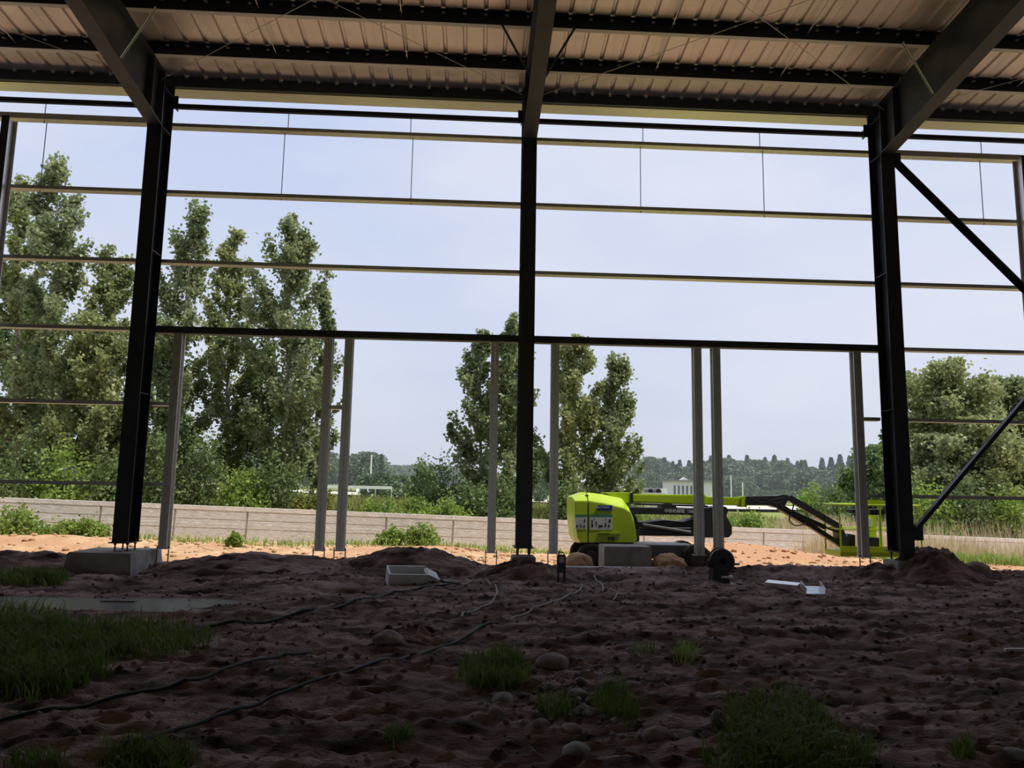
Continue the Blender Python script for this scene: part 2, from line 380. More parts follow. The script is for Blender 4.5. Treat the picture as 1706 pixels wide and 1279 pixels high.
# gutter
mb = MB()
mb.prism([(0.63, 9.89), (1.04, 9.89), (1.04, 10.10), (1.025, 10.10), (1.025, 9.905), (0.645, 9.905), (0.645, 10.03), (0.63, 10.03)], 'x', XL, XR)
g = mb.build('eaves_gutter', MT['gutter'])
tag(g, 'long cream eaves gutter running along the edge of the roof', 'gutter')

# ------------------------------------------------------------------ steel frame
BAYN = {-1: 'far left bay', 0: 'bay left of the middle column', 1: 'bay right of the middle column', 2: 'far right bay'}
BAYX = {-1: (-16.0, -8.0), 0: (-8.0, 0.0), 1: (0.0, 8.0), 2: (8.0, 16.0)}
COLN = {-8.0: 'left', 0.0: 'middle', 8.0: 'right'}
for X, nm in COLN.items():
    c = thing('steel_column', {'left': 'dark steel H column standing on the exposed concrete footing at left',
                               'middle': 'dark steel H column in the middle, between the two inner door posts',
                               'right': 'dark steel H column at right, beside the basket of the lift'}[nm], 'column', (X, 0, 0), 'main columns of the open side')
    fh = 0.155
    MB().box(-fh, fh, 0, 0.014, 0.02, 8.75).build('flange', MT['steel'], c)
    MB().box(-fh, fh, 0.486, 0.50, 0.02, 9.86).build('flange', MT['steel'], c)
    MB().box(-0.006, 0.006, 0.014, 0.486, 0.02, 9.80).build('web', MT['steel'], c)
    bp = MB().box(-0.20, 0.20, -0.06, 0.56, 0.0, 0.022).build('base_plate', MT['steel'], c)
    for bx_ in (-0.12, 0.12):
        for by_ in (0.08, 0.42):
            bo = MB().tube([(bx_, by_, -0.16), (bx_, by_, 0.10)], 0.016, 8)
            bo.tube([(bx_, by_, -0.035), (bx_, by_, 0.0)], 0.030, 6); bo.tube([(bx_, by_, 0.022), (bx_, by_, 0.05)], 0.030, 6)
            bo.build('anchor_bolt', MT['bolt'], c)
    for z in (3.0, 6.0, 8.72, 9.6):
        MB().box(-fh+0.01, fh-0.01, 0.014, 0.486, z, z+0.012).build('stiffener', MT['steel'], c)
    for s in (-1, 1):     # gusset cleats for the eave tie
        MB().box(min(s*0.006, s*0.24), max(s*0.006, s*0.24), 0.502, 0.516, 9.36, 9.66).build('cleat', MT['steel'], c)

    # rafter: haunched plate girder climbing towards the ridge
    r = thing('roof_rafter', {'left': 'grey haunched steel rafter rising from the left column across the roof',
                              'middle': 'grey haunched steel rafter rising straight overhead from the middle column',
                              'right': 'grey haunched steel rafter rising from the right column to the upper right corner'}[nm], 'rafter', (X, 0, 0), 'roof rafters')
    def bot(y):
        return 8.73 - 0.157*y if y > -4.6 else 8.73+0.157*4.6-0.10*(y+4.6)
    def top(y): return roof_z(y)-0.225
    ys_ = [0.0, -4.6, -25.0]
    def flange(zf, t0, t1, wd=0.15):
        b_ = MB()
        for a_, c_ in zip(ys_[:-1], ys_[1:]):
            b_.add([(-wd, a_, zf(a_)+t0), (wd, a_, zf(a_)+t0), (wd, c_, zf(c_)+t0), (-wd, c_, zf(c_)+t0),
                    (-wd, a_, zf(a_)+t1), (wd, a_, zf(a_)+t1), (wd, c_, zf(c_)+t1), (-wd, c_, zf(c_)+t1)],
                   [(0,3,2,1),(4,5,6,7),(0,1,5,4),(1,2,6,5),(2,3,7,6),(3,0,4,7)])
        return b_
    flange(bot, 0, 0.016).build('bottom_flange', MT['rafter_steel'], r)
    flange(top, -0.014, 0.0).build('top_flange', MT['rafter_steel'], r)
    MB().prism([(0.0, bot(0)+0.012), (-4.6, bot(-4.6)+0.012), (-25, bot(-25)+0.012), (-25, top(-25)-0.01), (0.0, top(0)-0.01)], 'x', -0.005, 0.005).build('web', MT['rafter_steel'], r)
    MB().box(-0.15, 0.15, -0.034, -0.014, bot(0)-0.03, top(0)-0.01).build('end_plate', MT['rafter_steel'], r)
    for y in (-0.55, -4.6):
        for s in (-1, 1):
            MB().box(min(s*0.005, s*0.145), max(s*0.005, s*0.145), y-0.006, y+0.006, bot(y)+0.016, top(y)-0.014).build('stiffener', MT['rafter_steel'], r)

def c_girt(x0, x1, y0, z0, w=0.20, h=0.075, t=0.006, lip=0.02, mat='galv', flip=False):
    """C section lying flat: web underneath, flanges and lips up"""
    P = [(y0, z0), (y0+w, z0), (y0+w, z0+h), (y0+w-lip, z0+h), (y0+w-lip, z0+h-t), (y0+w-t, z0+h-t), (y0+w-t, z0+t), (y0+t, z0+t),
         (y0+t, z0+h-t), (y0+lip, z0+h-t), (y0+lip, z0+h), (y0, z0+h)]
    return MB().prism(P, 'x', x0, x1)
GY = 0.52
ORD = ['topmost', 'second from the top', 'third from the top']
rowz = {'B': 9.0035, 'C': 7.4677, 'D': 5.9102, 'E': 4.418, 'F': 2.8364, 'G': 1.1643}
rowname = {'B': 'topmost wall rail below the eave tie', 'C': 'second horizontal wall rail from the top',
           'D': 'third horizontal wall rail from the top', 'E': 'fourth horizontal wall rail from the top',
           'F': 'second lowest horizontal wall rail', 'G': 'lowest horizontal wall rail near the ground'}
for row, z in rowz.items():
    for bay, (x0, x1) in BAYX.items():
        zz = z-0.04; h = 0.075
        if row == 'B' and bay in (-1, 2): h = 0.13; zz = z-0.05 + (0.06 if bay == -1 else 0.0)
        if row == 'E' and bay in (0, 1):
            hd = MB()
            hd.prism([(GY, z-0.075), (GY+0.2, z-0.075), (GY+0.2, z-0.005), (GY, z-0.005)], 'x', x0+0.005, x1-0.005)
            hd.prism([(GY+0.012, z+0.002), (GY+0.19, z+0.002), (GY+0.19, z+0.075), (GY+0.012, z+0.075)], 'x', x0+0.005, x1-0.005)
            tag(hd.build('door_header', MT['rafter_steel']), f'dark double door header rail across the {BAYN[bay]}', 'header beam', 'door headers')
            continue
        if row in 'FG' and bay in (0, 1):
            a, b_ = ((x0+0.16, -7.47) if bay == 0 else (7.47, x1-0.16))
            tag(c_girt(a, b_, GY, zz).build('wall_rail', MT['galv']),
                f'short {"upper" if row=="F" else "lower"} rail stub between the {"left" if bay==0 else "right"} column and its door post', 'wall rail', 'wall rails')
            continue
        tag(c_girt(x0+0.005, x1-0.005, GY, zz, h=h).build('wall_rail', MT['galv']), f'{rowname[row]}, {BAYN[bay]}', 'wall rail', 'wall rails')
tag(c_girt(-4.15, -3.87, GY, 2.80).build('wall_rail', MT['galv']), 'short galvanised spacer rail between the two close door posts left of middle', 'wall rail', 'wall rails')
# eave tie tubes (row A)
for bay, (x0, x1) in BAYX.items():
    mb = MB().tube([(x0+0.17, 0.62, 9.475), (x1-0.17, 0.62, 9.475)], 0.064, 14)
    for xx in (x0+0.16, x1-0.16): mb.box(xx-0.01, xx+0.01, 0.52, 0.72, 9.40, 9.60)
    tag(mb.build('eave_tie_tube', MT['steel']), f'black round eave tie tube under the gutter in the {BAYN[bay]}', 'tie tube', 'eave tie tubes')

# door posts: two galvanised channels boxed together on a base plate
JX = [(-7.38, 'leftmost door post, beside the left column'), (-4.22, 'left post of the close pair left of middle'),
      (-3.79, 'right post of the close pair left of middle'), (-0.65, 'door post just left of the middle column'),
      (0.66, 'door post just right of the middle column'), (3.79, 'left post of the close pair right of middle'),
      (4.21, 'right post of the close pair right of middle'), (7.38, 'rightmost door post, in front of the lift basket')]
for x, lb in JX:
    p = thing('door_post', 'galvanised '+lb, 'door post', (x, 0.62, -0.15), 'galvanised door posts')
    for s in (-1, 1):     # two lipped channels set back to back, open sideways
        w = 0.075; d = 0.10; t = 0.006; x0 = s*0.003; x1 = s*(0.003+w+0.008); ti = s*t
        P = [(x0, -d), (x1, -d), (x1, -d+0.022), (x1-ti, -d+0.022), (x1-ti, -d+t), (x0+ti, -d+t),
             (x0+ti, d-t), (x1-ti, d-t), (x1-ti, d-0.022), (x1, d-0.022), (x1, d), (x0, d)]
        MB().prism(P, 'z', 0.012, 4.49).build('channel', MT['galv'], p)
    MB().box(-0.13, 0.13, -0.11, 0.11, 0, 0.012).build('base_plate', MT['galv'], p)
    for s in (-1, 1):
        MB().tube([(s*0.115, -0.05, -0.40), (s*0.115, -0.05, 0.06)], 0.012, 6).build('anchor_bolt', MT['bolt'], p)
    for z in (0.95, 2.3, 3.6):
        MB().box(-0.05, 0.05, -0.108, -0.1, z, z+0.06).build('batten', MT['galv'], p)
# tall posts at the frame's edges
for x, lb in ((-11.22, 'tall galvanised wall post at the left edge, beyond the left column'), (11.36, 'tall galvanised wall post at the right edge, beyond the diagonal braces')):
    p = thing('wall_post', lb, 'wall post', (x, 0.42, -0.15), 'tall wall posts')
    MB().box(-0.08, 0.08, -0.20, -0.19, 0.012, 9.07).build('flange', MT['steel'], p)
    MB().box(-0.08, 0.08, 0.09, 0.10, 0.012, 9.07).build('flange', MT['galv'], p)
    MB().box(-0.005, 0.005, -0.19, 0.09, 0.012, 9.07).build('web', MT['galv'], p)
    MB().box(-0.12, 0.12, -0.22, 0.12, 0, 0.012).build('base_plate', MT['galv'], p)

# X brace in the right bay
for a, b_, lb in (((8.16, 0.14, 8.66), (15.9, 0.14, 0.75), 'dark diagonal brace falling to the right from the top of the right column'),
                  ((8.16, 0.06, 0.42), (15.9, 0.06, 8.75), 'dark diagonal brace rising to the right from the foot of the right column')):
    br = thing('diagonal_brace', lb, 'brace', a, 'diagonal braces')
    A = Vector((0, 0, 0)); Bv = Vector(b_)-Vector(a)
    MB().bar(A, Bv, 0.010, 0.13, (0, 0, 1)).build('angle_leg', MT['steel'], br)
    off = Vector((0, -0.05, 0)); up = Vector((0, 1, 0)).cross(Bv).normalized()
    if up.z < 0: up = -up
    MB().bar(A+up*0.06+off, Bv+up*0.06+off, 0.11, 0.010, tuple(up)).build('angle_leg', MT['steel'], br)
    MB().box(-0.02, 0.22, -0.012, 0.012, -0.16, 0.16).build('gusset_plate', MT['steel'], br)
    for f in (0.18, 0.33): 
        q = Bv*f; MB().tube([(q.x, -0.02, q.z), (q.x, 0.02, q.z)], 0.03, 8).build('bolt', MT['steel'], br)

# purlins, shade and light painted into webs and lower flanges
PY = [0.45, -0.62, -1.95, -3.25, -4.55, -5.85]
PN = ['eave purlin next to the gutter', 'second purlin in from the eave', 'third purlin in from the eave', 'fourth purlin in from the eave', 'fifth purlin in from the eave', 'sixth purlin in from the eave']
ribs = []
for i in range(nsh):
    for c in (0.205, 0.615): ribs.append(XL+i*PW+c)
for k, y in enumerate(PY):
    for bay, (x0, x1) in BAYX.items():
        zb = roof_z(y)-0.225; h = 0.215; w = 0.11; t = 0.005
        xm = (x0+x1)/2
        pu = thing('purlin', f'{PN[k]} in the {BAYN[bay]}' if k else f'dark {PN[k]}, in the {BAYN[bay]}', 'purlin', (xm, y, zb), 'roof purlins')
        xa_, xb_ = x0+0.004-xm, x1-0.004-xm
        if k == 0:
            MB().box(xa_, xb_, -0.005, 0.07, -0.02, h).build('beam', MT['rafter_steel'], pu)
        else:
            MB().box(xa_, xb_, 0, t, 0.0, h).build('web', MT['steel'], pu)  # dark colour stands in for the shade on the web
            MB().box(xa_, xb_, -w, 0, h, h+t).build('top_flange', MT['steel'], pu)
            MB().prism([(0, -t), (w, -t), (w, 0.018), (w-t, 0.018), (w-t, 0), (0, 0)], 'x', xa_, xb_).build('bottom_flange', MT['purlin'], pu)  # lit lip put in as a paler colour
        if k < 4:
            cl = MB()
            for rx in ribs:
                if x0+0.1 < rx < x1-0.1: cl.box(rx-0.03-xm, rx+0.03-xm, -0.055, -0.005, h-0.045, h-0.025)
            tag(cl.build('sheet_clips', MT['white'], pu), None, None, None, 'stuff')
# roof sag rods (pale), wall sag rods, fly braces, roof bracing rods
def rod(name, p, q, r, mat, label, cat, grp):
    return tag(MB().tube([p, q], r, 6).build(name, MT[mat]), label, cat, grp)
for bay in (-1, 0, 1, 2):
    x0 = BAYX[bay][0]
    for fx, wh in ((2.63, 'left'), (5.35, 'right')):
        for k in (1, 2, 3):
            ya, yb = PY[k-1], PY[k]
            if k == 1: continue
            o = rod('roof_sag_rod', (x0+fx, ya, roof_z(ya)-0.11), (x0+fx, yb, roof_z(yb)-0.11), 0.012, 'galv',
                f'pale {wh} sag rod, {["","","second to third","third to fourth"][k]} purlin, {BAYN[bay]}', 'sag rod', 'roof sag rods')
        for (za, zb, dx, nm) in ((9.46, 9.02, 0.0, 'short upper'), (8.97, 7.45, 0.06 if fx > 3 else -0.06, 'long lower')):
            rod('wall_sag_rod', (x0+fx+dx, GY+0.1, za), (x0+fx+dx, GY+0.1, zb-0.06), 0.009, 'steel',
                f'thin dark {nm} rod, {wh} side, {BAYN[bay]}', 'sag rod', 'wall sag rods')
for X, nm in COLN.items():
    for s, sn in ((-1, 'left'), (1, 'right')):
        y = PY[2]; zr_ = 8.73-0.157*y
        p = (X+s*0.14, y, zr_+0.05); q = (X+s*0.72, y-0.02, roof_z(y)-0.20)
        mb = MB().bar(p, q, 0.045, 0.012, (0, 0, 1)); mb.bar((p[0], p[1]+0.02, p[2]), (q[0], q[1]+0.02, q[2]), 0.006, 0.045, (0, 0, 1))
        tag(mb.build('fly_brace', MT['galv'] if nm != 'middle' else MT['rafter_steel']), f'small angle fly brace on the {sn} side of the {nm} rafter', 'fly brace', 'rafter fly braces')
for bay in (-1, 0, 1, 2):
    x0, x1 = BAYX[bay]
    for s in (0, 1):
        xa, xb = (x0+0.2, x1-0.2) if s == 0 else (x1-0.2, x0+0.2)
        rod('roof_cross_rod', (xa, -0.3, 9.60), (xb, -5.6, 10.10), 0.006, 'galv',
            f'thin roof cross rod {"rising right" if s==0 else "rising left"}, {BAYN[bay]}', 'bracing rod', 'roof cross rods')

# ------------------------------------------------------------------ footings
gbm = MB().box(-14.5, 14.5, 0.52, 0.80, -0.78, -0.42)
tag(gbm.build('ground_beam', MT['concrete']), 'low concrete ground beam under the line of door posts', 'ground beam')
pb = MB().loft([[(-8.95, -0.30, -0.75), (-7.55, -0.42, -0.75), (-7.45, 0.90, -0.75), (-8.9, 0.95, -0.75)],
                [(-8.85, -0.26, -0.16), (-7.62, -0.38, -0.16), (-7.52, 0.86, -0.16), (-8.85, 0.9, -0.16)]])
tag(pb.build('column_footing', MT['concrete'], bevel=0.015), 'exposed square concrete footing under the left column', 'footing')
for X, lb in ((0.0, 'low concrete footing under the middle column, mostly buried'), (8.0, 'low concrete footing under the right column, mostly buried')):
    tag(MB().box(X-0.24, X+0.24, -0.04, 0.56, -0.75, -0.17).build('column_footing', MT['concrete'], bevel=0.015), lb, 'footing')
a = aty(1007, 910, 1.25); b_ = aty(1086, 910, 1.25)
tag(MB().box(a[0], b_[0], 1.25, 2.05, -0.85, float(a[2])).build('concrete_block', MT['concrete'], bevel=0.015), 'grey concrete block on the ground in front of the lift chassis', 'block')

# ------------------------------------------------------------------ boundary wall
def wall_y(x): return 8.5+0.10*(x+15)
def wall_top(x): return 0.63-0.030*(x+14.75)
bw = thing('wall_boundary', 'low precast concrete boundary wall along the yard', None, (0, 0, 0), None, 0, 'structure')
PL = 2.19; x = -14.70-PL*5; i = 0
pm = MB(); rows_ = 9
for k in range(rows_):   # rough horizontal ribs
    z0 = -1.25+k*1.25/rows_; z1 = z0+1.25/rows_
    d = 0.003*(k % 2) + 0.002*(k % 3)
    pm.box(0.035, PL-0.025, 0.02-d, 0.09, z0, z1)
pmesh = pm.mesh('panel'); pmesh.materials.append(MT['precast'])
qm = MB().box(-0.06, 0.06, 0.075, 0.16, -1.35, -0.13).mesh('post'); qm.materials.append(MT['precast'])
cm = MB().box(-0.05, PL-0.058, 0.008, 0.12, -0.13, 0.0).mesh('coping'); cm.materials.append(MT['coping'])
ang = math.atan(0.10)
while x < 30:
    zt = wall_top(x+PL/2); yy = wall_y(x)
    for nm, me_ in (('panel', pmesh), ('post', qm), ('coping', cm)):
        o = link(nm, me_, None, bw); o.location = (x, yy, zt if nm != 'panel' else zt-0.12)
        o.rotation_euler = (0, 0.030*0.999, ang)
    x += PL*math.cos(ang)

# ------------------------------------------------------------------ boom lift
LY = 2.6
lift = thing('boom_lift', 'lime green articulated boom lift with black arms parked behind the door posts', 'boom lift', (0, 0, 0))
def PX(pts, y): return [(float(aty(u, v, y)[0]), float(aty(u, v, y)[2])) for u, v in pts]
def slab(name, pts, y0, y1, mat, parent=lift, bevel=0.0, at=None):
    P = PX(pts, at if at is not None else y0)
    return MB().prism(P, 'y', y0, y1).build(name, MT[mat], parent, bevel=bevel)
def lbar(name, p, q, wpx, y0, y1, mat, parent=lift, bevel=0.0):
    """bar with flat sides between two pixels, wpx thick in the side view"""
    A = np.array(aty(p[0], p[1], y0)); Bq = np.array(aty(q[0], q[1], y0)); h = wpx*(y0+CD)/FPX
    d = Bq-A; n_ = np.array([-d[2], 0, d[0]]); n_ = n_/np.linalg.norm(n_)*h/2
    P = [(A[0]+n_[0], A[2]+n_[2]), (Bq[0]+n_[0], Bq[2]+n_[2]), (Bq[0]-n_[0], Bq[2]-n_[2]), (A[0]-n_[0], A[2]-n_[2])]
    return MB().prism(P, 'y', y0, y1).build(name, MT[mat], parent, bevel=bevel)
def hood(name, F, S, y0, y1, y2, y3):
    f0 = PX(F, LY); s0 = PX(S, LY)
    loops = [[(a_, y0, c_) for a_, c_ in f0], [(a_, y1, c_) for a_, c_ in s0], [(a_, y2, c_) for a_, c_ in s0], [(a_, y3, c_) for a_, c_ in f0]]
    return MB().loft(loops).build(name, MT['lime'], lift, bevel=0.012)
cover = hood('turntable_cover', [(977.5, 834), (1003, 838), (1036, 846), (1046, 853), (1053, 872), (1057, 898), (1052, 902), (1001, 902), (977.5, 902)],
             [(977.5, 820), (1003, 823), (1036, 830), (1047, 844), (1055, 862), (1061, 897), (1055, 904), (1001, 904), (977.5, 904)], 2.30, 2.62, 3.55, 3.85)
tail = hood('counterweight_hood', [(955, 834), (976, 834), (976, 902), (964, 902), (959, 893), (955, 860)],
            [(953, 828), (960, 820), (976, 820), (976, 904), (962, 904), (955, 880)][0:1]+[(960, 820), (976, 820), (976, 904), (962, 904), (953, 866)][0:0]+
            [(976, 820), (976, 904), (961, 904), (956, 893), (953, 860)], 2.30, 2.62, 3.55, 3.85)
slab('hood_seam', [(974, 824), (979, 824), (979, 902), (974, 902)], 2.48, 3.7, 'black', lift, at=LY)
# stickers
def decal(name, u0, v0, u1, v1, mat, parent, y=2.292, y1=2.31):
    return slab(name, [(u0, v0), (u1, v0), (u1, v1), (u0, v1)], y, y1, mat, parent, at=LY)
decal('number_sticker', 992, 841, 1016, 849.5, 'blue', cover, 2.285)
decal('warning_sticker', 979, 860.5, 1016, 881, 'sticker', cover)
decal('sticker_header', 979, 856, 1016, 860.5, 'green_sticker', cover)
decal('warning_sticker', 956, 860.5, 974.5, 880, 'sticker', tail)
decal('sticker_header', 956, 856, 974.5, 860.5, 'green_sticker', tail)
ic = MB()
for u, v, w, h in ((983, 868, 2, 6), (983.5, 874, 3, 4), (990, 871, 1.6, 8), (997, 875, 7, 3.4), (1005, 873, 2.2, 6), (1010.5, 875, 2.6, 4), (987, 863.5, 1.5, 1.5), (1005.5, 863.5, 1.5, 1.5), (1012, 866, 3, 5)):
    P = PX([(u-w/2, v-h/2), (u+w/2, v-h/2), (u+w/2, v+h/2), (u-w/2, v+h/2)], LY); ic.prism(P, 'y', 2.288, 2.293)
ic.build('sticker_pictograms', MT['black'], cover)
ic = MB()
for u, v, w, h in ((958.5, 875, 3, 3), (964.5, 874.5, 1.8, 5), (970, 875.5, 2.6, 3.6), (971, 866, 2, 5)):
    P = PX([(u-w/2, v-h/2), (u+w/2, v-h/2), (u+w/2, v+h/2), (u-w/2, v+h/2)], LY); ic.prism(P, 'y', 2.288, 2.293)
ic.build('sticker_pictograms', MT['black'], tail)
decal('model_strip', 993, 885.5, 1030, 888, 'lime', cover, 2.280, 2.31)
decal('door_latch', 1009, 893, 1020, 897, 'black', cover, 2.27, 2.32)
dg = MB()
for k in range(7):
    P = PX([(994+k*2.6, 886.5), (995.8+k*2.6, 886.5), (995.8+k*2.6, 889), (994+k*2.6, 889)], LY); dg.prism(P, 'y', 2.276, 2.281)
dg.build('model_lettering', MT['black'], cover)
def text_mesh(body, parent, name, mat, loc, size):
    cu = bpy.data.curves.new(name, 'FONT'); cu.body = body; cu.size = size; cu.align_x = 'CENTER'; cu.align_y = 'CENTER'; cu.extrude = 0.002
    to = bpy.data.objects.new(name, cu); COL.objects.link(to)
    dg_ = bpy.context.evaluated_depsgraph_get(); me_ = bpy.data.meshes.new_from_object(to.evaluated_get(dg_))
    bpy.data.objects.remove(to)
    o = link(name, me_, None, parent); me_.materials.clear(); me_.materials.append(MT[mat])
    o.location = loc; o.rotation_euler = (math.pi/2, 0, 0); return o
q = aty(1004, 845.2, 2.28); text_mesh('高空作业车', cover, 'sticker_lettering', 'white', (q[0], 2.281, q[2]), 0.062)
slab('beacon', [(1007, 822), (1014, 822), (1014, 827), (1007, 827)], 2.9, 3.0, 'redpaint', lift, 0.01, at=LY)
# booms
slab('boom_root', [(1008, 820.5), (1055, 820.5), (1055, 837), (1046, 838)], 2.75, 3.25, 'lime', lift, 0.015, at=LY)
slab('main_boom', [(1055, 823), (1182, 824.5), (1182, 842), (1055, 837)], 2.80, 3.20, 'lime', lift, 0.03, at=LY)
slab('boom_collar', [(1051.5, 821), (1057, 821), (1057, 839), (1051.5, 839)], 2.74, 3.26, 'black', lift, at=LY)
slab('inner_boom', [(1180, 827.5), (1248, 829), (1248, 843), (1180, 841)], 2.85, 3.15, 'lime', lift, 0.02, at=LY)
slab('boom_end_band', [(1241, 827), (1250, 827), (1250, 845), (1241, 845)], 2.83, 3.17, 'lime', lift, at=LY)
slab('hose_carrier', [(1058, 838), (1182, 842), (1182, 845), (1058, 841)], 2.72, 2.80, 'black', lift, at=LY)
arm = slab('upper_riser_arm', [(1044, 845), (1178, 848), (1178, 858), (1048, 856)], 2.60, 3.35, 'black', lift, 0.012, at=LY)
q = aty(1136, 851.6, 2.59); text_mesh('中联机械租  156392', arm, 'arm_lettering', 'white', (q[0], 2.596, q[2]), 0.10)
slab('mid_riser_arm', [(1060, 870), (1082, 870), (1108, 866.5), (1140, 869.5), (1158, 864), (1170, 864), (1170, 879), (1060, 878.5)], 2.65, 3.30, 'black', lift, 0.008, at=LY)
slab('lower_riser_arm', [(1060, 881), (1215, 882), (1215, 894), (1060, 892)], 2.60, 3.35, 'black', lift, 0.008, at=LY)
slab('riser_knuckle', [(1166, 847), (1208, 843.5), (1213, 849), (1209, 859), (1214, 868), (1218.5, 877), (1218.5, 889), (1213, 895), (1166, 895)], 2.55, 3.40, 'black', lift, 0.01, at=LY)
slab('knuckle_link', [(1106, 842), (1120, 839), (1128, 843), (1130, 847), (1104, 846)], 2.7, 3.2, 'black', lift, at=LY)
slab('turntable_bracket', [(1040, 840), (1052, 845), (1062, 862), (1067, 880), (1067, 902), (1056, 904), (1053, 870)], 2.72, 3.40, 'black', lift, at=LY)
mb = MB(); A = aty(1070, 875, 2.62); Bq = aty(1150, 888, 2.62); mb.tube([tuple(A), tuple(Bq)], 0.06, 10); mb.build('lift_cylinder', MT['black'], lift)
# jib
slab('boom_head', [(1248, 827), (1300, 826), (1312, 824), (1322, 826), (1318, 836), (1312, 848), (1300, 846), (1290, 842), (1248, 842)], 2.82, 3.18, 'black', lift, 0.01, at=LY)
lbar('jib_upper_arm', (1316, 829), (1402, 879), 10, 2.80, 2.92, 'black', lift, 0.01)
lbar('jib_upper_arm', (1316, 829), (1402, 879), 10, 3.08, 3.20, 'black', lift, 0.01)
lbar('jib_lower_arm', (1303, 845), (1350, 873), 10, 2.86, 3.14, 'black', lift, 0.01)
lbar('jib_lower_arm', (1346, 871), (1408, 911), 7.5, 2.90, 3.10, 'black', lift, 0.01)
mb = MB(); mb.tube([tuple(aty(1325, 856, 2.9)), tuple(aty(1374, 878, 2.9))], 0.06, 10); cyl = mb.build('jib_cylinder', MT['black'], lift)
MB().tube([tuple(aty(1372, 877, 2.9)), tuple(aty(1408, 891, 2.9))], 0.022, 8).build('piston_rod', MT['black'], cyl)
def curve_pts(pts, n=10):
    P = [np.array(p, float) for p in pts]; P = [2*P[0]-P[1]]+P+[2*P[-1]-P[-2]]; o = []
    for i in range(1, len(P)-2):
        for k in range(n):
            t_ = k/n; a_, b2, c_, d_ = P[i-1:i+3]
            o.append(0.5*((2*b2)+(-a_+c_)*t_+(2*a_-5*b2+4*c_-d_)*t_**2+(-a_+3*b2-3*c_+d_)*t_**3))
    o.append(P[-2]); return o
for pts in ([(1320, 832), (1322, 842), (1318, 852), (1313, 848)], [(1317, 856), (1315, 866), (1322, 874), (1332, 875), (1344, 871)], [(1250, 829), (1268, 836), (1290, 832), (1310, 828)], [(1252, 836), (1272, 830), (1292, 838), (1306, 834)]):
    MB().tube([tuple(p) for p in curve_pts([aty(u, v, 2.78) for u, v in pts])], 0.016, 6).build('hydraulic_hose', MT['rubber'], lift)
# basket
bk0 = aty(1400, 925, 2.35); bk1 = aty(1538, 925, 2.35)
xa, xb = float(bk0[0]), float(bk1[0]); zf = float(aty(1450, 920, 2.35)[2]); zt = float(aty(1450, 841, 2.35)[2]); zm = float(aty(1450, 882, 2.35)[2])
basket = MB().box(xa, xb, 2.33, 3.15, zf-0.10, zf+0.02).build('basket_floor', MT['lime'], lift, bevel=0.01)
MB().box(xa, xb, 2.32, 2.34, zf, zf+0.14).build('kick_plate', MT['lime'], basket)
for xx in (xa+0.02, xa+1.02, xa+1.42, xb-0.02):
    for yy in (2.35, 3.13):
        MB().tube([(xx, yy, zf), (xx, yy, zt)], 0.022, 8).build('basket_post', MT['lime'], basket)
for zz, nm in ((zt, 'top_rail'), (zm, 'mid_rail')):
    for yy in (2.35, 3.13): MB().tube([(xa, yy, zz), (xb, yy, zz)], 0.022 if zz == zt else 0.014, 8).build(nm, MT['lime'], basket)
    for xx in (xa+0.02, xb-0.02): MB().tube([(xx, 2.35, zz), (xx, 3.13, zz)], 0.022 if zz == zt else 0.014, 8).build(nm, MT['lime'], basket)
slab('entry_panel', [(1444, 858), (1470, 852), (1472, 912), (1444, 912)], 2.9, 2.94, 'lime', basket, at=2.6)
slab('tool_box', [(1444, 895), (1462, 895), (1462, 917), (1444, 917)], 2.5, 2.85, 'black', basket, 0.015, at=2.6)
slab('control_box', [(1444, 848), (1467, 848), (1467, 857), (1444, 857)], 2.42, 2.72, 'black', basket, 0.01, at=2.6)
slab('control_box', [(1414, 848), (1428, 848), (1428, 854), (1414, 854)], 2.42, 2.72, 'black', basket, 0.01, at=2.6)
slab('document_box', [(1450, 864), (1462, 864), (1462, 878), (1450, 878)], 2.85, 2.9, 'sticker', basket, at=2.6)
slab('rotator_bracket', [(1404, 880), (1412, 880), (1417, 896), (1422, 890), (1432, 892), (1432, 913), (1410, 912), (1406, 898)], 2.80, 3.15, 'black', lift, 0.005, at=LY)
slab('top_guard', [(1445, 832), (1480, 834), (1480, 840), (1445, 840)], 2.34, 2.42, 'lime', basket, at=2.35)
# chassis and wheels
chs = MB().box(1.75, 4.3, 2.55, 3.65, -0.42, -0.10).build('chassis', MT['black'], lift, bevel=0.02)
slab('turntable_ring', [(985, 903), (1055, 903), (1055, 909), (985, 909)], 2.6, 3.6, 'black', lift, at=LY)
for xx in (1.75, 4.25):
    for yy in (2.40, 3.62):
        wl = MB(); n = 24
        wl.loft([[(xx+r_*math.cos(2*math.pi*k/n), yy+dy, -0.40+r_*math.sin(2*math.pi*k/n)) for k in range(n)] for dy, r_ in ((-0.14, 0.28), (-0.12, 0.34), (0.12, 0.34), (0.14, 0.28))])
        w_ = wl.build('wheel', MT['rubber'], lift)
        hb = MB().loft([[(xx+r_*math.cos(2*math.pi*k/12), yy+dy, -0.40+r_*math.sin(2*math.pi*k/12)) for k in range(12)] for dy, r_ in ((-0.155, 0.10), (-0.135, 0.2), (0.135, 0.2), (0.155, 0.10))])
        hb.build('hub', MT['black'], w_)

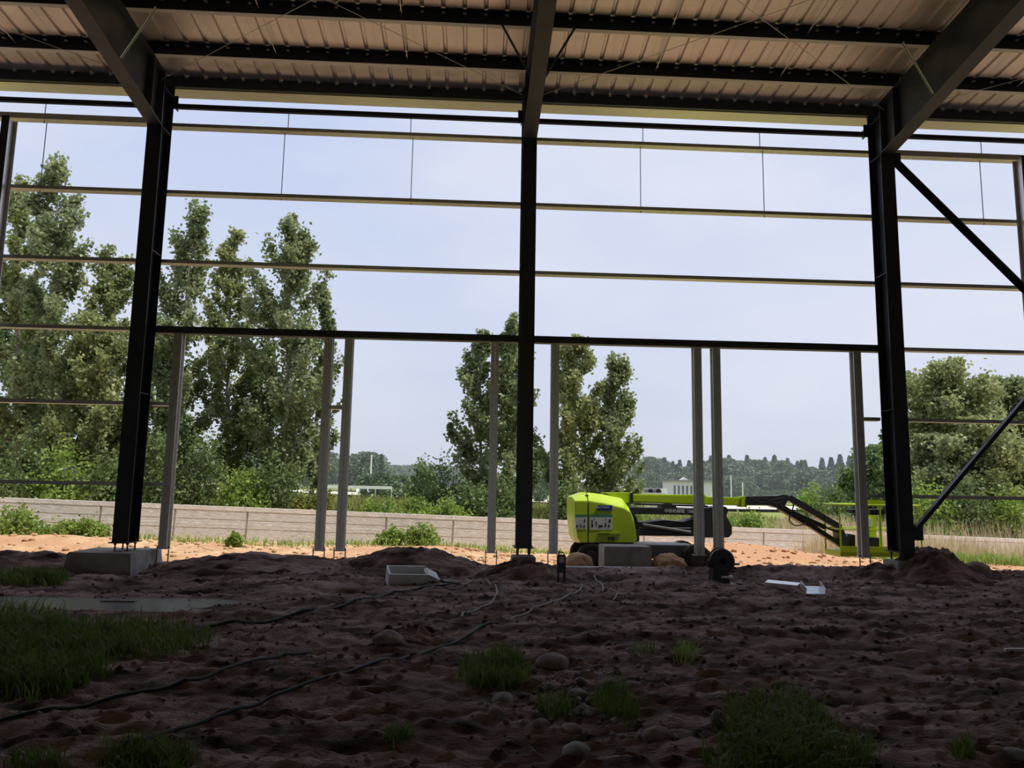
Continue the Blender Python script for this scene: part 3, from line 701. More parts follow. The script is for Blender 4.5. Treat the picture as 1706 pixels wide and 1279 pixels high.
# ------------------------------------------------------------------ foliage builders
def leaf_verts(C, size, up=0.35, aspect=0.75, seed=0):
    r_ = np.random.default_rng(seed); n = len(C)
    N = r_.normal(size=(n, 3)); N[:, 2] = N[:, 2]*0.8+up; N /= np.linalg.norm(N, axis=1)[:, None]
    A = r_.normal(size=(n, 3)); A -= N*(A*N).sum(1)[:, None]; A /= np.linalg.norm(A, axis=1)[:, None]
    Bv_ = np.cross(N, A); s = (size*r_.uniform(0.65, 1.3, n))[:, None]
    V = np.stack([C-A*s*0.5, C+Bv_*s*0.5*aspect+N*s*0.08, C+A*s*0.55, C-Bv_*s*0.5*aspect+N*s*0.08], 1)
    return V.reshape(-1, 3)
def leaf_mesh(name, C, size, mat, seed=0, aspect=0.75, up=0.35):
    V = leaf_verts(C, size, up, aspect, seed); F = np.arange(len(V)).reshape(-1, 4)
    return np_mesh(name, V, F, mat)

def tree(name, label, u, vtop, vbase, wpx, y, kind='poplar', nleaf=14000, leaf=0.16, mat='leaf_poplar', seed=1, crown_lo=0.18, lean=0.0, group=None, trunk_r=None, cat='tree', prof=None):
    """real tree rooted at depth y; u = trunk column, vtop = crown tip"""
    r_ = np.random.default_rng(seed)
    top_ = aty(u, vtop, y); bx = float(aty(u+lean, vbase, y)[0]); g0 = float(gz(bx, y)); H = float(top_[2])-g0
    R = wpx*1.15*(y+CD)/FPX; nleaf = int(nleaf*(1.45 if kind == 'round' else 1.0))
    t_ = thing(name, label, cat, (bx, y, g0-0.05), group)
    tr_ = trunk_r or 0.011*H
    mb = MB(); n = 9
    off = np.cumsum(r_.normal(0, 0.05, (n, 2)), 0)*H/14; off[0] = 0
    ex = float(top_[0])-bx
    def axis(f):
        i = min(int(f*(n-1)), n-2); w = f*(n-1)-i; o_ = off[i]*(1-w)+off[i+1]*w
        return np.array([o_[0]+ex*f, o_[1], H*f])
    mb.tube([tuple(axis(k/(n-1)*0.97)) for k in range(n)], [tr_*(1-0.9*k/(n-1)) for k in range(n)], 8)
    C = []; nb = {'poplar': 46, 'round': 40, 'conifer': 60}[kind]
    pf = prof or {'poplar': lambda f: (np.sin(np.pi*np.clip((f-crown_lo)/(1-crown_lo), 0, 1)**0.62)**0.75*0.86+0.14)*(1 if f < 0.97 else 0.5),
                  'round': lambda f: np.sqrt(max(0.02, 1-((f-0.58)/0.44)**2)),
                  'conifer': lambda f: max(0.05, 1.05-f)}[kind]
    per = max(8, nleaf//(nb*9))
    for k in range(nb):
        f0 = crown_lo+(1-crown_lo)*((k+r_.random())/nb)*0.96
        an = r_.random()*2*math.pi; rad = R*pf(f0)*r_.uniform(0.6, 1.12)
        rise = {'poplar': 1.15, 'round': 0.5, 'conifer': -0.1}[kind]*rad
        f_at = max(crown_lo*0.7, f0-rise*0.75/H)
        s0 = axis(f_at); e0 = axis(min(f0+rise*0.25/H, 1.0))+np.array([math.cos(an)*rad, math.sin(an)*rad, 0])
        if e0[2] > H*0.985: e0[2] = H*0.985
        mid = (s0+e0)/2+np.array([math.cos(an)*rad*0.12, math.sin(an)*rad*0.12, -0.08*rad])
        if k % 2 == 0 or kind != 'conifer':
            mb.tube([tuple(s0), tuple(mid), tuple(e0)], [tr_*0.30*(1-f0*0.6), tr_*0.18*(1-f0*0.6), 0.008], 5)
        for q in range(9):
            w = 0.25+0.75*(q+r_.random())/9
            p_ = (1-w)**2*s0+2*w*(1-w)*mid+w*w*e0
            cr_ = (0.07+0.15*r_.random())*max(R, 0.8)*{'poplar': 0.9, 'round': 1.5, 'conifer': 0.7}[kind]
            m_ = int(per*r_.uniform(0.3, 1.7))
            C.append(p_+r_.normal(0, 1, (m_, 3))*np.array([cr_, cr_, cr_*1.15])*0.55)
    for k in range(34):     # leaves close around the stem
        fk = crown_lo+(0.95-crown_lo)*(k+r_.random())/34
        C.append(axis(fk)+r_.normal(0, 1, (int(per*0.8), 3))*np.array([R*0.15, R*0.15, R*0.16])*(1.1-0.5*fk))
    C.append(axis(0.985)+r_.normal(0, 1, (per*2, 3))*np.array([R*0.07, R*0.07, H*0.018]))
    C = np.concatenate(C); C = C[C[:, 2] < H*1.0]; C = C[C[:, 2] > 0.1]
    mb.build('trunk', MT['bark'], t_)
    link('foliage', leaf_mesh('foliage', C, leaf, MT[mat], seed+1), None, t_)
    return t_
def bush(name, label, u, vtop, vbase, wpx, y, nleaf=2500, leaf=0.12, mat='leaf_dark', seed=1, group=None, cat='bush', z=None, depth=0.8, aspect=0.75):
    r_ = np.random.default_rng(seed); c = aty(u, vbase, y); g0 = float(gz(c[0], y)) if z is None else z
    H = max(0.25, float(aty(u, vtop, y)[2])-g0); R = wpx*(y+CD)/FPX
    t_ = thing(name, label, cat, (float(c[0]), y, g0-0.03), group)
    mb = MB(); C = []; nl = 34
    for k in range(nl):
        an = r_.random()*2*math.pi; rr = math.sqrt(r_.random()); f = r_.random()
        hh = H*(1-0.55*rr**2)*(0.25+0.72*f); p_ = np.array([math.cos(an)*rr*R*0.92, math.sin(an)*rr*R*0.92*depth, hh])
        if k % 3 == 0: mb.tube([(p_[0]*0.15, p_[1]*0.15, 0), tuple(p_*np.array([.6, .6, .55])), tuple(p_)], [0.02, 0.014, 0.006], 5)
        s_ = 0.17*min(max(R, H*0.5), 1.6)
        C.append(p_+r_.normal(0, 1, (nleaf//nl, 3))*s_)
    C = np.concatenate(C); C = C[C[:, 2] > 0.02]
    mb.build('stems', MT['bark'], t_)
    link('foliage', leaf_mesh('foliage', C, leaf, MT[mat], seed+1, aspect), None, t_); return t_
def blades(name, label, pts, hmin, hmax, wid, mat, seed=0, lean=0.35, cat='grass', kind='stuff'):
    """pts (n,2) blade roots on the ground; each blade two quads tapering"""
    r_ = np.random.default_rng(seed); n = len(pts); z = gz(pts[:, 0], pts[:, 1])-0.01
    P = np.stack([pts[:, 0], pts[:, 1], z], 1); h = r_.uniform(hmin, hmax, n)[:, None]
    an = r_.random(n)*2*np.pi; D = np.stack([np.cos(an), np.sin(an), 0*an], 1); S = np.stack([-np.sin(an), np.cos(an), 0*an], 1)
    w = wid*r_.uniform(0.6, 1.3, n)[:, None]; le = (lean*r_.uniform(0.2, 1.3, n))[:, None]; U = np.array([[0, 0, 1.0]])
    m1 = P+U*h*0.55+D*h*le*0.3; tp = P+U*h*(1-0.25*le)+D*h*le
    V = np.stack([P-S*w, P+S*w, m1+S*w*0.8, m1-S*w*0.8, tp+S*w*0.12, tp-S*w*0.12], 1).reshape(-1, 3)
    i = np.arange(n)[:, None]*6; F = np.concatenate([i+np.array([[0, 1, 2, 3]]), i+np.array([[3, 2, 4, 5]])])
    o = link(name, np_mesh(name, V, F, MT[mat])); return tag(o, label, cat, None, kind)

# ------------------------------------------------------------------ poplars and other trees
G1 = 'tall poplars behind the wall at left'
tree('poplar_tree', 'tallest poplar at the far left edge, top above the second rail', 88, 256, 832, 64, 14.0, nleaf=18000, seed=11, group=G1, lean=0, crown_lo=0.2)
tree('poplar_tree', 'slim poplar at the very left edge behind the tall wall post', 28, 285, 832, 48, 15.5, nleaf=15000, seed=12, group=G1, mat='leaf_poplar_b')
tree('poplar_tree', 'shorter poplar just left of the left column', 178, 408, 832, 58, 16.5, nleaf=16000, seed=13, group=G1, mat='leaf_poplar_b', lean=-20)
tree('poplar_tree', 'tall poplar rising just right of the left column', 318, 330, 834, 58, 15.0, nleaf=17000, seed=14, group=G1, lean=-30)
tree('poplar_tree', 'poplar between the two tall ones in the bay left of middle', 388, 372, 836, 48, 16.5, nleaf=14000, seed=15, group=G1, mat='leaf_poplar_b', lean=-6)
tree('poplar_tree', 'tall broad poplar left of the close pair of door posts', 484, 352, 838, 72, 14.8, nleaf=19000, seed=16, group=G1, lean=-12)
tree('poplar_tree', 'low bushy poplar filling the left edge below the third rail', 60, 470, 830, 80, 18.0, nleaf=18000, seed=17, group=G1, mat='leaf_dark', crown_lo=0.08)
tree('poplar_tree', 'bushy poplar with a bare trunk left of the left column', 155, 520, 832, 60, 13.2, nleaf=13000, seed=18, group=G1, mat='leaf_poplar_b', crown_lo=0.2)
tree('poplar_tree', 'low poplar behind the leftmost door post', 262, 520, 834, 55, 19.0, nleaf=13000, seed=19, group=G1, mat='leaf_dark', crown_lo=0.1)
tree('poplar_tree', 'lower poplar leaning towards the open sky left of middle', 545, 470, 840, 34, 17.0, nleaf=8000, seed=20, group=G1, lean=-30)
tree('poplar_tree', 'low leafy poplar under the broad poplar left of middle', 440, 560, 838, 62, 17.5, nleaf=12000, seed=21, group=G1, mat='leaf_dark', crown_lo=0.1)
G2 = 'poplars near the middle column'
tree('poplar_tree', 'poplar rising directly behind the middle column', 850, 520, 852, 46, 17.5, nleaf=15000, seed=31, group=G2, leaf=0.17, crown_lo=0.1)
tree('poplar_tree', 'poplar just left of the middle column with a ragged left flank', 800, 545, 850, 48, 18.0, nleaf=12000, seed=32, group=G2, leaf=0.17, crown_lo=0.1)
tree('poplar_tree', 'poplar right of the middle column, taller of the two there', 958, 556, 855, 50, 18.0, nleaf=15000, seed=33, group=G2, leaf=0.17, crown_lo=0.08, mat='leaf_poplar_b')
tree('poplar_tree', 'poplar above the lift cover, right one of the two there', 1018, 588, 856, 52, 18.5, nleaf=15000, seed=34, group=G2, leaf=0.17, crown_lo=0.08)
G3 = 'trees behind the diagonal braces at right'
tree('broadleaf_tree', 'tallest pale green tree behind the lower diagonal brace', 1602, 594, 872, 62, 18.0, 'round', 17000, 0.18, 'leaf_poplar_b', 41, 0.06, group=G3)
tree('broadleaf_tree', 'pale green tree just right of the right column', 1545, 612, 870, 56, 20.0, 'round', 15000, 0.18, 'leaf_poplar_b', 42, 0.06, group=G3)
tree('broadleaf_tree', 'pale green tree at the right edge below the fourth rail', 1685, 628, 876, 66, 18.5, 'round', 16000, 0.18, 'leaf_poplar', 43, 0.06, group=G3)
tree('broadleaf_tree', 'low pale tree between the bigger ones at right', 1640, 690, 876, 58, 15.5, 'round', 12000, 0.17, 'leaf_poplar_b', 44, 0.06, group=G3)
tree('broadleaf_tree', 'low leafy tree low behind the right column', 1560, 720, 874, 50, 15.8, 'round', 10000, 0.17, 'leaf_poplar', 45, 0.06, group=G3)
tree('conifer_tree', 'dark narrow conifer just left of the right column', 1484, 640, 868, 34, 26.0, 'conifer', 9000, 0.22, 'leaf_dark', 46, 0.04, group=G3)
tree('broadleaf_tree', 'dark tree behind the rightmost door post', 1452, 740, 866, 40, 32.0, 'round', 8000, 0.24, 'leaf_dark', 47, 0.05, group=G3)

# bushes behind the boundary wall
G4 = 'bushes behind the boundary wall'
for k, (u, vt, vb, w, y, mt, lb) in enumerate([
    (30, 720, 830, 60, 11.6, 'leaf_dark', 'dark bush behind the wall at the left edge'),
    (115, 735, 832, 55, 11.8, 'leaf_light', 'light green bush behind the wall left of the left column'),
    (185, 740, 834, 45, 12.0, 'leaf_dark', 'dark bush behind the wall next to the left column'),
    (265, 700, 836, 45, 12.2, 'leaf_dark', 'dark bush behind the wall under the leftmost door post'),
    (335, 715, 838, 45, 12.2, 'leaf_dark', 'round dark bush inside the first door opening'),
    (400, 770, 840, 40, 11.4, 'leaf_light', 'low light bush inside the first door opening'),
    (455, 740, 842, 50, 12.2, 'leaf_dark', 'big dark bush in the right half of the first door opening'),
    (520, 800, 844, 30, 12.0, 'corn', 'yellow green bush behind the close pair of posts left of middle'),
    (740, 765, 852, 42, 19.0, 'leaf_dark', 'tall dark shrub in the second door opening'),
    (700, 770, 850, 26, 30.0, 'leaf_dark', 'farther dark shrub left of the tall shrub in the second opening'),
    (775, 795, 856, 36, 14.0, 'leaf_dark', 'dark shrub just left of the post beside the middle column'),
    (640, 826, 852, 44, 13.5, 'leaf_light', 'low olive shrub along the wall in the second opening'),
    (690, 824, 854, 44, 13.0, 'leaf_light', 'bright low shrub along the wall in the second opening'),
    (745, 832, 858, 44, 12.6, 'leaf_light', 'bright low shrub at the right end of the second opening'),
    (830, 780, 858, 34, 14.5, 'leaf_dark', 'dark bush behind the post left of the middle column'),
    (945, 800, 862, 34, 14.5, 'leaf_dark', 'dark bush behind the post right of the middle column'),
    (1000, 790, 862, 40, 21.0, 'leaf_dark', 'dark bush behind the cover of the lift'),
    (1045, 800, 862, 30, 24.0, 'leaf_light', 'light bush above the boom root of the lift'),
    (1250, 846, 880, 45, 16.0, 'leaf_light', 'bright green bush under the boom head of the lift'),
    (1390, 806, 850, 32, 40.0, 'leaf_dark', 'dark round bush behind the basket'),
    (1355, 806, 850, 26, 42.0, 'leaf_light', 'light round bush left of the basket'),
    (1545, 800, 878, 50, 13.6, 'leaf_light', 'light green bush beside the right column foot'),
    (1610, 790, 880, 50, 13.8, 'leaf_dark', 'dark green bush under the lower diagonal brace'),
    (1680, 800, 882, 50, 13.8, 'leaf_light', 'light green bush behind the wall at the right edge')]):
    bush('leafy_bush', lb, u, vt, vb, w, y, 3200 if y < 20 else 2200, 0.13 if y < 25 else 0.2, mt, 100+k, G4)
# bushes on the yard side
for k, (u, vt, vb, w, y, lb) in enumerate([
    (28, 838, 888, 40, 7.4, 'big leafy weed bush against the wall at the left edge'),
    (150, 864, 892, 30, 7.6, 'low spreading weeds at the wall left of the left column'),
    (100, 868, 892, 28, 7.4, 'low weeds at the wall between the big bush and the left column'),
    (390, 884, 906, 13, 7.2, 'small round weed bush on the sand in the first opening'),
    (702, 870, 894, 26, 8.2, 'leafy weed bush at the wall in the second opening'),
    (655, 882, 896, 24, 8.4, 'low weeds at the wall left of the weed bush in the second opening')]):
    bush('weed_bush', lb, u, vt, vb, w, y, 1500, 0.10, 'leaf_light', 160+k, 'weeds in front of the boundary wall', 'weed', None, 0.6)

# crops, dry grass
def rect_pts(n, x0, x1, y0, y1, seed, mask=None):
    r_ = np.random.default_rng(seed); P = np.stack([r_.uniform(x0, x1, n), r_.uniform(y0, y1, n)], 1)
    if mask is not None: P = P[mask(P)]
    return P
blades('corn_crop', 'yellow-green crop growing beyond the wall in the second opening', rect_pts(9000, -14, 4, 14.5, 30, 1), 0.9, 1.45, 0.045, 'corn', 2, 0.4, 'crop')
blades('field_crop', 'pale yellow-green crop beyond the wall behind the lift', rect_pts(9000, 2, 22, 20, 60, 3), 0.35, 0.8, 0.06, 'corn', 4, 0.5, 'crop')
blades('dry_grass', 'tall dry straw-coloured grass in front of the wall at right', rect_pts(6000, 9.8, 19, 7.2, 9.9, 5), 0.3, 1.15, 0.009, 'drygrass', 6, 0.3)
blades('dry_grass', 'dry grass behind the wall at right, under the bushes', rect_pts(5000, 10.5, 24, 11.4, 14.5, 15, lambda P: P[:, 1] > 8.5+0.1*(P[:, 0]+15)+0.35), 0.8, 1.7, 0.012, 'drygrass', 16, 0.3)
blades('green_weeds', 'bright green weeds at the foot of the dry grass at right', rect_pts(2600, 11.0, 18, 5.6, 7.4, 7), 0.15, 0.42, 0.016, 'leaf_light', 8, 0.6, 'weeds')
blades('yard_weeds', 'thin green weeds along the foot of the boundary wall', rect_pts(4200, -22, 3, 7.6, 9.6, 9, lambda P: P[:, 1] < 8.4+0.1*(P[:, 0]+15)-0.05), 0.06, 0.26, 0.014, 'leaf_light', 10, 0.6, 'weeds')

# ------------------------------------------------------------------ far landscape
def far_tree_mesh(kind, seed):
    r_ = np.random.default_rng(seed); C = []; H = 1.0
    if kind == 'conifer':
        f = r_.random(1300)**0.8; an = r_.random(1300)*6.283; rr = (1.03-f)*0.22*r_.uniform(0.4, 1.1, 1300)
    else:
        f = 0.12+0.86*r_.random(1300); an = r_.random(1300)*6.283
        rr = 0.34*np.sqrt(np.maximum(0.02, 1-((f-0.55)/0.46)**2))*r_.uniform(0.5, 1.1, 1300)*(1+0.3*np.sin(an*3+f*9))
    C = np.stack([np.cos(an)*rr, np.sin(an)*rr, f], 1)
    return leaf_mesh('crown', C, 0.075, MT['leaf_conifer' if kind == 'conifer' else 'leaf_far'], seed)
farm = {('conifer', s): far_tree_mesh('conifer', 200+s) for s in range(3)}
farm.update({('round', s): far_tree_mesh('round', 210+s) for s in range(3)})
ftm = MB().tube([(0, 0, 0), (0, 0, 0.55)], [0.018, 0.010], 6).mesh('trunk'); ftm.materials.append(MT['bark'])
def far_tree(u, vt, y, kind, s, name, label, group, wide=1.0):
    c = aty(u, 800, y); x = float(c[0]); g0 = float(gz(x, y)); H = float(aty(u, vt, y)[2])-g0
    t_ = thing(name, label, 'tree', (x, y, g0), group, random.random()*6.28); t_.scale = (H*wide, H*wide, H)
    link('crown', farm[(kind, s)], None, t_); link('trunk', ftm, None, t_)
rr = random.Random(5)
u = 1062
while u < 1460:
    far_tree(u, rr.uniform(758, 784), rr.uniform(150, 185), 'conifer' if rr.random() < 0.7 else 'round', rr.randrange(3), 'treeline_tree', 'blue-green tree of the far treeline right of the middle', 'far treeline right of middle', 1.15); u += rr.uniform(5, 9)
u = 1065
while u < 1470:
    far_tree(u, rr.uniform(782, 800), rr.uniform(125, 145), 'round', rr.randrange(3), 'treeline_tree', 'lower round tree along the foot of the far treeline right of the middle', 'low trees of the far treeline', 1.2); u += rr.uniform(9, 15)
for u, vt, w in ((596, 756, 1.1), (612, 752, 1.2), (628, 757, 1.1), (585, 764, 1.2)):
    far_tree(u, vt, 110+u % 9, 'round', u % 3, 'round_tree', 'round hazy tree far off behind the second opening, left', 'far round trees', w)
far_tree(634, 757, 95, 'conifer', 1, 'dark_conifer', 'single dark pointed conifer far off in the second opening', None, 0.9)
u = 560
while u < 760:
    far_tree(u, rr.uniform(772, 784), rr.uniform(230, 260), 'round', rr.randrange(3), 'treeline_tree', 'tree of the distant low treeline in the second opening', 'distant low treeline', 1.6); u += rr.uniform(5, 8)
for u, vt, y in ((905, 760, 90), (900, 785, 70), (893, 775, 100)):
    far_tree(u, vt, y, 'round', u % 3, 'round_tree', 'hazy round tree seen just right of the middle column', 'trees just right of the middle column', 0.9)
u = -20
while u < 560:
    far_tree(u, rr.uniform(745, 770), rr.uniform(120, 160), 'round', rr.randrange(3), 'treeline_tree', 'far tree glimpsed between the poplar trunks at left', 'far trees behind the poplars', 1.4); u += rr.uniform(12, 18)
u = 1500
while u < 1740:
    far_tree(u, rr.uniform(745, 775), rr.uniform(90, 120), 'round', rr.randrange(3), 'treeline_tree', 'far tree behind the trees at right', 'far trees at right', 1.3); u += rr.uniform(12, 18)
for k, (u, vt, y, w) in enumerate(((620, 788, 60, 1.5), (640, 786, 58, 1.4), (665, 790, 62, 1.5), (1270, 816, 110, 1.4), (1300, 815, 112, 1.5), (1325, 818, 108, 1.4))):
    far_tree(u, vt, y, 'round', k % 3, 'field_bush', 'round field bush beyond the wall, ' + ('second opening' if u < 800 else 'behind the boom head'), 'field bushes ' + ('left' if u < 800 else 'right'), w)

# thin summer haze over the distant fields
hm = bpy.data.materials.new('summer_haze'); hm.use_nodes = True; ht_ = hm.node_tree; ht_.nodes.clear()
ho = ht_.nodes.new('ShaderNodeOutputMaterial'); hv = ht_.nodes.new('ShaderNodeVolumeScatter')
hv.inputs['Color'].default_value = (0.93, 0.96, 1.0, 1); hv.inputs['Density'].default_value = 0.0013; hv.inputs['Anisotropy'].default_value = 0.2
ht_.links.new(hv.outputs[0], ho.inputs['Volume'])
tag(MB().box(-260, 260, 48, 320, -3, 16).build('haze', hm), 'thin pale summer haze lying over the distant fields', 'haze', None, 'stuff')

# white house
HY = 118.0
h0 = aty(1118, 824, HY); h1 = aty(1191, 824, HY); hz = float(gz(h0[0], HY)); ht = float(aty(1150, 802, HY)[2])
hs = thing('farm_house', 'small white flat-roofed house far off behind the boom of the lift', 'house', (float(h0[0]), HY, hz))
HW = float(h1[0]-h0[0]); HH = ht-hz
MB().box(0, HW, 0, 6, -0.2, HH).build('house_wall', MT['wall_white'], hs)
MB().box(-0.4, HW+0.4, -0.5, 6.4, HH, HH+0.28).build('flat_roof', MT['roof_grey'], hs)
for k in range(5):
    xx = HW*(0.06+k*0.095); w_ = MB().box(xx, xx+HW*0.045, -0.05, 0.05, HH*0.30, HH*0.80).build('window', MT['dark_glass'], hs)
MB().add([(HW*0.22, 0, HH+0.28), (HW*0.40, 0, HH+0.28), (HW*0.31, 0, HH+0.75), (HW*0.22, 1, HH+0.28), (HW*0.40, 1, HH+0.28), (HW*0.31, 1, HH+0.75)],
         [(0,1,2),(3,5,4),(0,3,4,1),(1,4,5,2),(2,5,3,0)]).build('gable', MT['wall_white'], hs)
# low white building wall left of house
a = aty(1040, 821, 112); b2 = aty(1112, 821, 112); g0 = float(gz(a[0], 112))
mb = MB().box(float(a[0]), float(b2[0]), 112, 112.3, g0-0.3, float(aty(1080, 813, 112)[2]))
tag(mb.build('field_wall', MT['wall_white']), 'low white wall in the far field left of the house', 'wall')
for k, u in enumerate((1063, 1084, 1097)):
    y = 62.0; c = aty(u, 817, y); R = (0.42 if k == 0 else 0.34); g0 = float(gz(c[0], y)); zc = float(c[2])-R*0.35
    mb = MB(); n = 20
    ring = lambda r_, yy: [(r_*math.cos(2*math.pi*i/n), yy, r_*math.sin(2*math.pi*i/n)) for i in range(n)]
    mb.loft([ring(R, 0), ring(R, 2.4), ring(R*0.8, 2.4), ring(R*0.8, 0), ring(R, 0)], cap=False)
    o = mb.build('concrete_pipe', MT['pipe']); o.location = (float(c[0]), y, zc)
    tag(o, ['largest dark pipe end above the boom root of the lift', 'middle dark pipe end above the boom of the lift', 'rightmost dark pipe end above the boom of the lift'][k], 'pipe', 'pipe ends above the boom')
a = aty(1050, 822, 61); b2 = aty(1112, 822, 61); gg = float(gz(a[0], 63))
tag(MB().box(float(a[0]), float(b2[0]), 61.8, 65, gg-0.3, float(aty(1080, 820.5, 61.8)[2])).build('pipe_bank', MT['road']), 'pale bank of gravel the dark pipes lie on', 'bank')
for u, vt, vb, y, lb in ((1217.5, 791, 826, 95, 'tall white pole behind the boom, right of the house'), (1237, 803, 826, 98, 'short white pole right of the tall pole'),
                     (1392, 802, 838, 80, 'thin white pole left of the lift basket'), (619, 758, 806, 90, 'thin white pole in the second opening')):
    a = aty(u, vt, y); g0 = float(gz(a[0], y)); mb = MB().tube([(0, 0, -0.2), (0, 0, float(a[2])-g0)], [0.11, 0.08], 8)
    o = mb.build('utility_pole', MT['white']); o.location = (float(a[0]), y, g0); tag(o, lb, 'pole', 'white poles')
a = aty(596, 800, 84); b2 = aty(640, 800, 84); g0 = float(gz(a[0], 84)); mb = MB(); L = float(b2[0]-a[0]); Rg = 1.1
mb.prism([(84+Rg*math.cos(math.pi*i/12), g0+Rg*math.sin(math.pi*i/12)) for i in range(13)], 'x', float(a[0]), float(a[0])+L)
tag(mb.build('plastic_greenhouse', MT['sticker']), 'pale arched greenhouse far off in the second opening', 'greenhouse')
a = aty(545, 811, 44); b2 = aty(652, 813, 44)
mb = MB().box(float(a[0]), float(b2[0]), 44, 44.12, float(aty(600, 814, 44)[2]), float(aty(600, 809, 44)[2]))
gr0 = thing('guard_rail', 'long white guard rail beyond the wall in the second opening', 'guard rail', (0, 0, 0))
mb.build('rail', MT['white'], gr0)
for k in range(5):
    xx = float(a[0])+(float(b2[0])-float(a[0]))*k/4; MB().box(xx-0.03, xx+0.03, 44.12, 44.18, float(gz(xx, 44.1))-0.1, float(aty(600, 810, 44)[2])).build('rail_post', MT['white'], gr0)

# ------------------------------------------------------------------ earth mounds, stones
def lump(name, label, c, rx, ry, h, mat, seed, cat, group=None, rough=0.22, sink=0.35, sub=4, freq=2.2, rz=0.0):
    bm = bmesh.new(); bmesh.ops.create_icosphere(bm, subdivisions=sub, radius=1.0)
    co = np.array([v.co[:] for v in bm.verts])
    d = (vnoise(co[:, 0]*freq+seed*3.1, co[:, 1]*freq+co[:, 2]*1.7, seed) + 0.5*vnoise(co[:, 0]*freq*2.3+co[:, 2]*2.9, co[:, 1]*freq*2.3+seed, seed+1)
         + 0.35*vnoise(co[:, 0]*freq*6+co[:, 2]*5, co[:, 1]*freq*6+co[:, 2]*3, seed+2)
         + (0.45*vnoise(co[:, 0]*freq*13+co[:, 2]*9, co[:, 1]*freq*13+co[:, 2]*7, seed+3) if sub > 4 else 0))
    co = co*(1+rough*d)[:, None]
    for v, q in zip(bm.verts, co): v.co = (q[0]*rx, q[1]*ry, q[2]*h)
    me = bpy.data.meshes.new(name); bm.to_mesh(me); bm.free()
    for p in me.polygons: p.use_smooth = True
    o = link(name, me, MT[mat]); o.location = (c[0], c[1], c[2]+h*(1-2*sink)); o.rotation_euler = (0, 0, rz)
    return tag(o, label, cat, group)
def mound(name, label, cx, cy, rx, ry, h, seed, mat='earth', sharp=1.5):
    n = 56; t_ = np.linspace(-1.25, 1.25, n); X, Y = np.meshgrid(t_, t_); q = X*X+Y*Y
    wx = cx+X*rx; wy = cy+Y*ry; g_ = gz(wx, wy)
    prof_ = np.maximum(np.exp(-sharp*q)-0.10, -0.06)/0.90
    nz_ = (0.30*vnoise(X*2.6+seed, Y*2.6, seed)+0.26*vnoise(X*6+seed, Y*6, seed+1)+0.20*vnoise(X*13, Y*13+seed, seed+2)+0.12*vnoise(X*26, Y*26+seed, seed+3))
    Z = g_+h*(prof_*(1+0.5*nz_)+0.35*nz_*np.exp(-1.2*q)) - 0.05*sstep(0.9, 1.5, q)
    V = np.stack([wx.ravel()-cx, wy.ravel()-cy, Z.ravel()+0.5], 1); i = (np.arange(n-1)[:, None]*n+np.arange(n-1)[None]).ravel()
    o = link(name, np_mesh(name, V, np.stack([i, i+1, i+n+1, i+n], 1), MT[mat], True)); o.location = (cx, cy, -0.5)
    return tag(o, label, 'mound')
p = aty(1552, 935, 0.1); mound('earth_mound', 'tall mound of dark red earth at the foot of the right column', float(p[0]), 0.0, 1.0, 0.75, 0.64, 3)
p = aty(1480, 935, 0.2); mound('earth_mound', 'low shoulder of earth left of the tall mound at the right column', float(p[0]), 0.1, 0.8, 0.5, 0.20, 4)
p = aty(1625, 938, 0.0); lump('boulder', 'rounded dark boulder right of the tall earth mound', (p[0], 0.0, -0.46), 0.30, 0.25, 0.22, 'stone', 5, 'boulder', None, 0.2, 0.3)
p = aty(690, 925, 0.35); mound('earth_mound', 'long low mound of earth left of the middle column, at the shade line', float(p[0]), 0.3, 1.15, 0.6, 0.22, 6, 'earth', 1.2)
p = aty(410, 935, 0.1); mound('earth_mound', 'rough earth ridge right of the exposed footing', float(p[0]), 0.0, 1.7, 0.6, 0.17, 7, 'earth', 1.1)
mound('earth_mound', 'low rubble of earth around the foot of the middle column', 0.05, -0.16, 1.0, 0.40, 0.33, 21)
p = aty(25, 930, 0.1); mound('earth_mound', 'low dark earth ridge at the left edge behind the grass', float(p[0]), 0.1, 1.3, 0.6, 0.18, 8, 'earth', 1.2)
p = aty(966, 925, 1.0); lump('sand_heap', 'small round heap of sand under the rear of the lift', (p[0], 1.3, -0.5), 0.33, 0.3, 0.27, 'sand', 9, 'heap', None, 0.15, 0.4)
p = aty(1120, 925, 1.0); lump('sand_heap', 'small heap of earth right of the concrete block', (p[0], 1.3, -0.5), 0.36, 0.3, 0.26, 'sand', 10, 'heap', None, 0.35, 0.4)
p = on_ground(700, 1068); mound('earth_mound', 'low clod of red earth right of the flat stone', float(p[0]), float(p[1]), 0.42, 0.28, 0.16, 12)
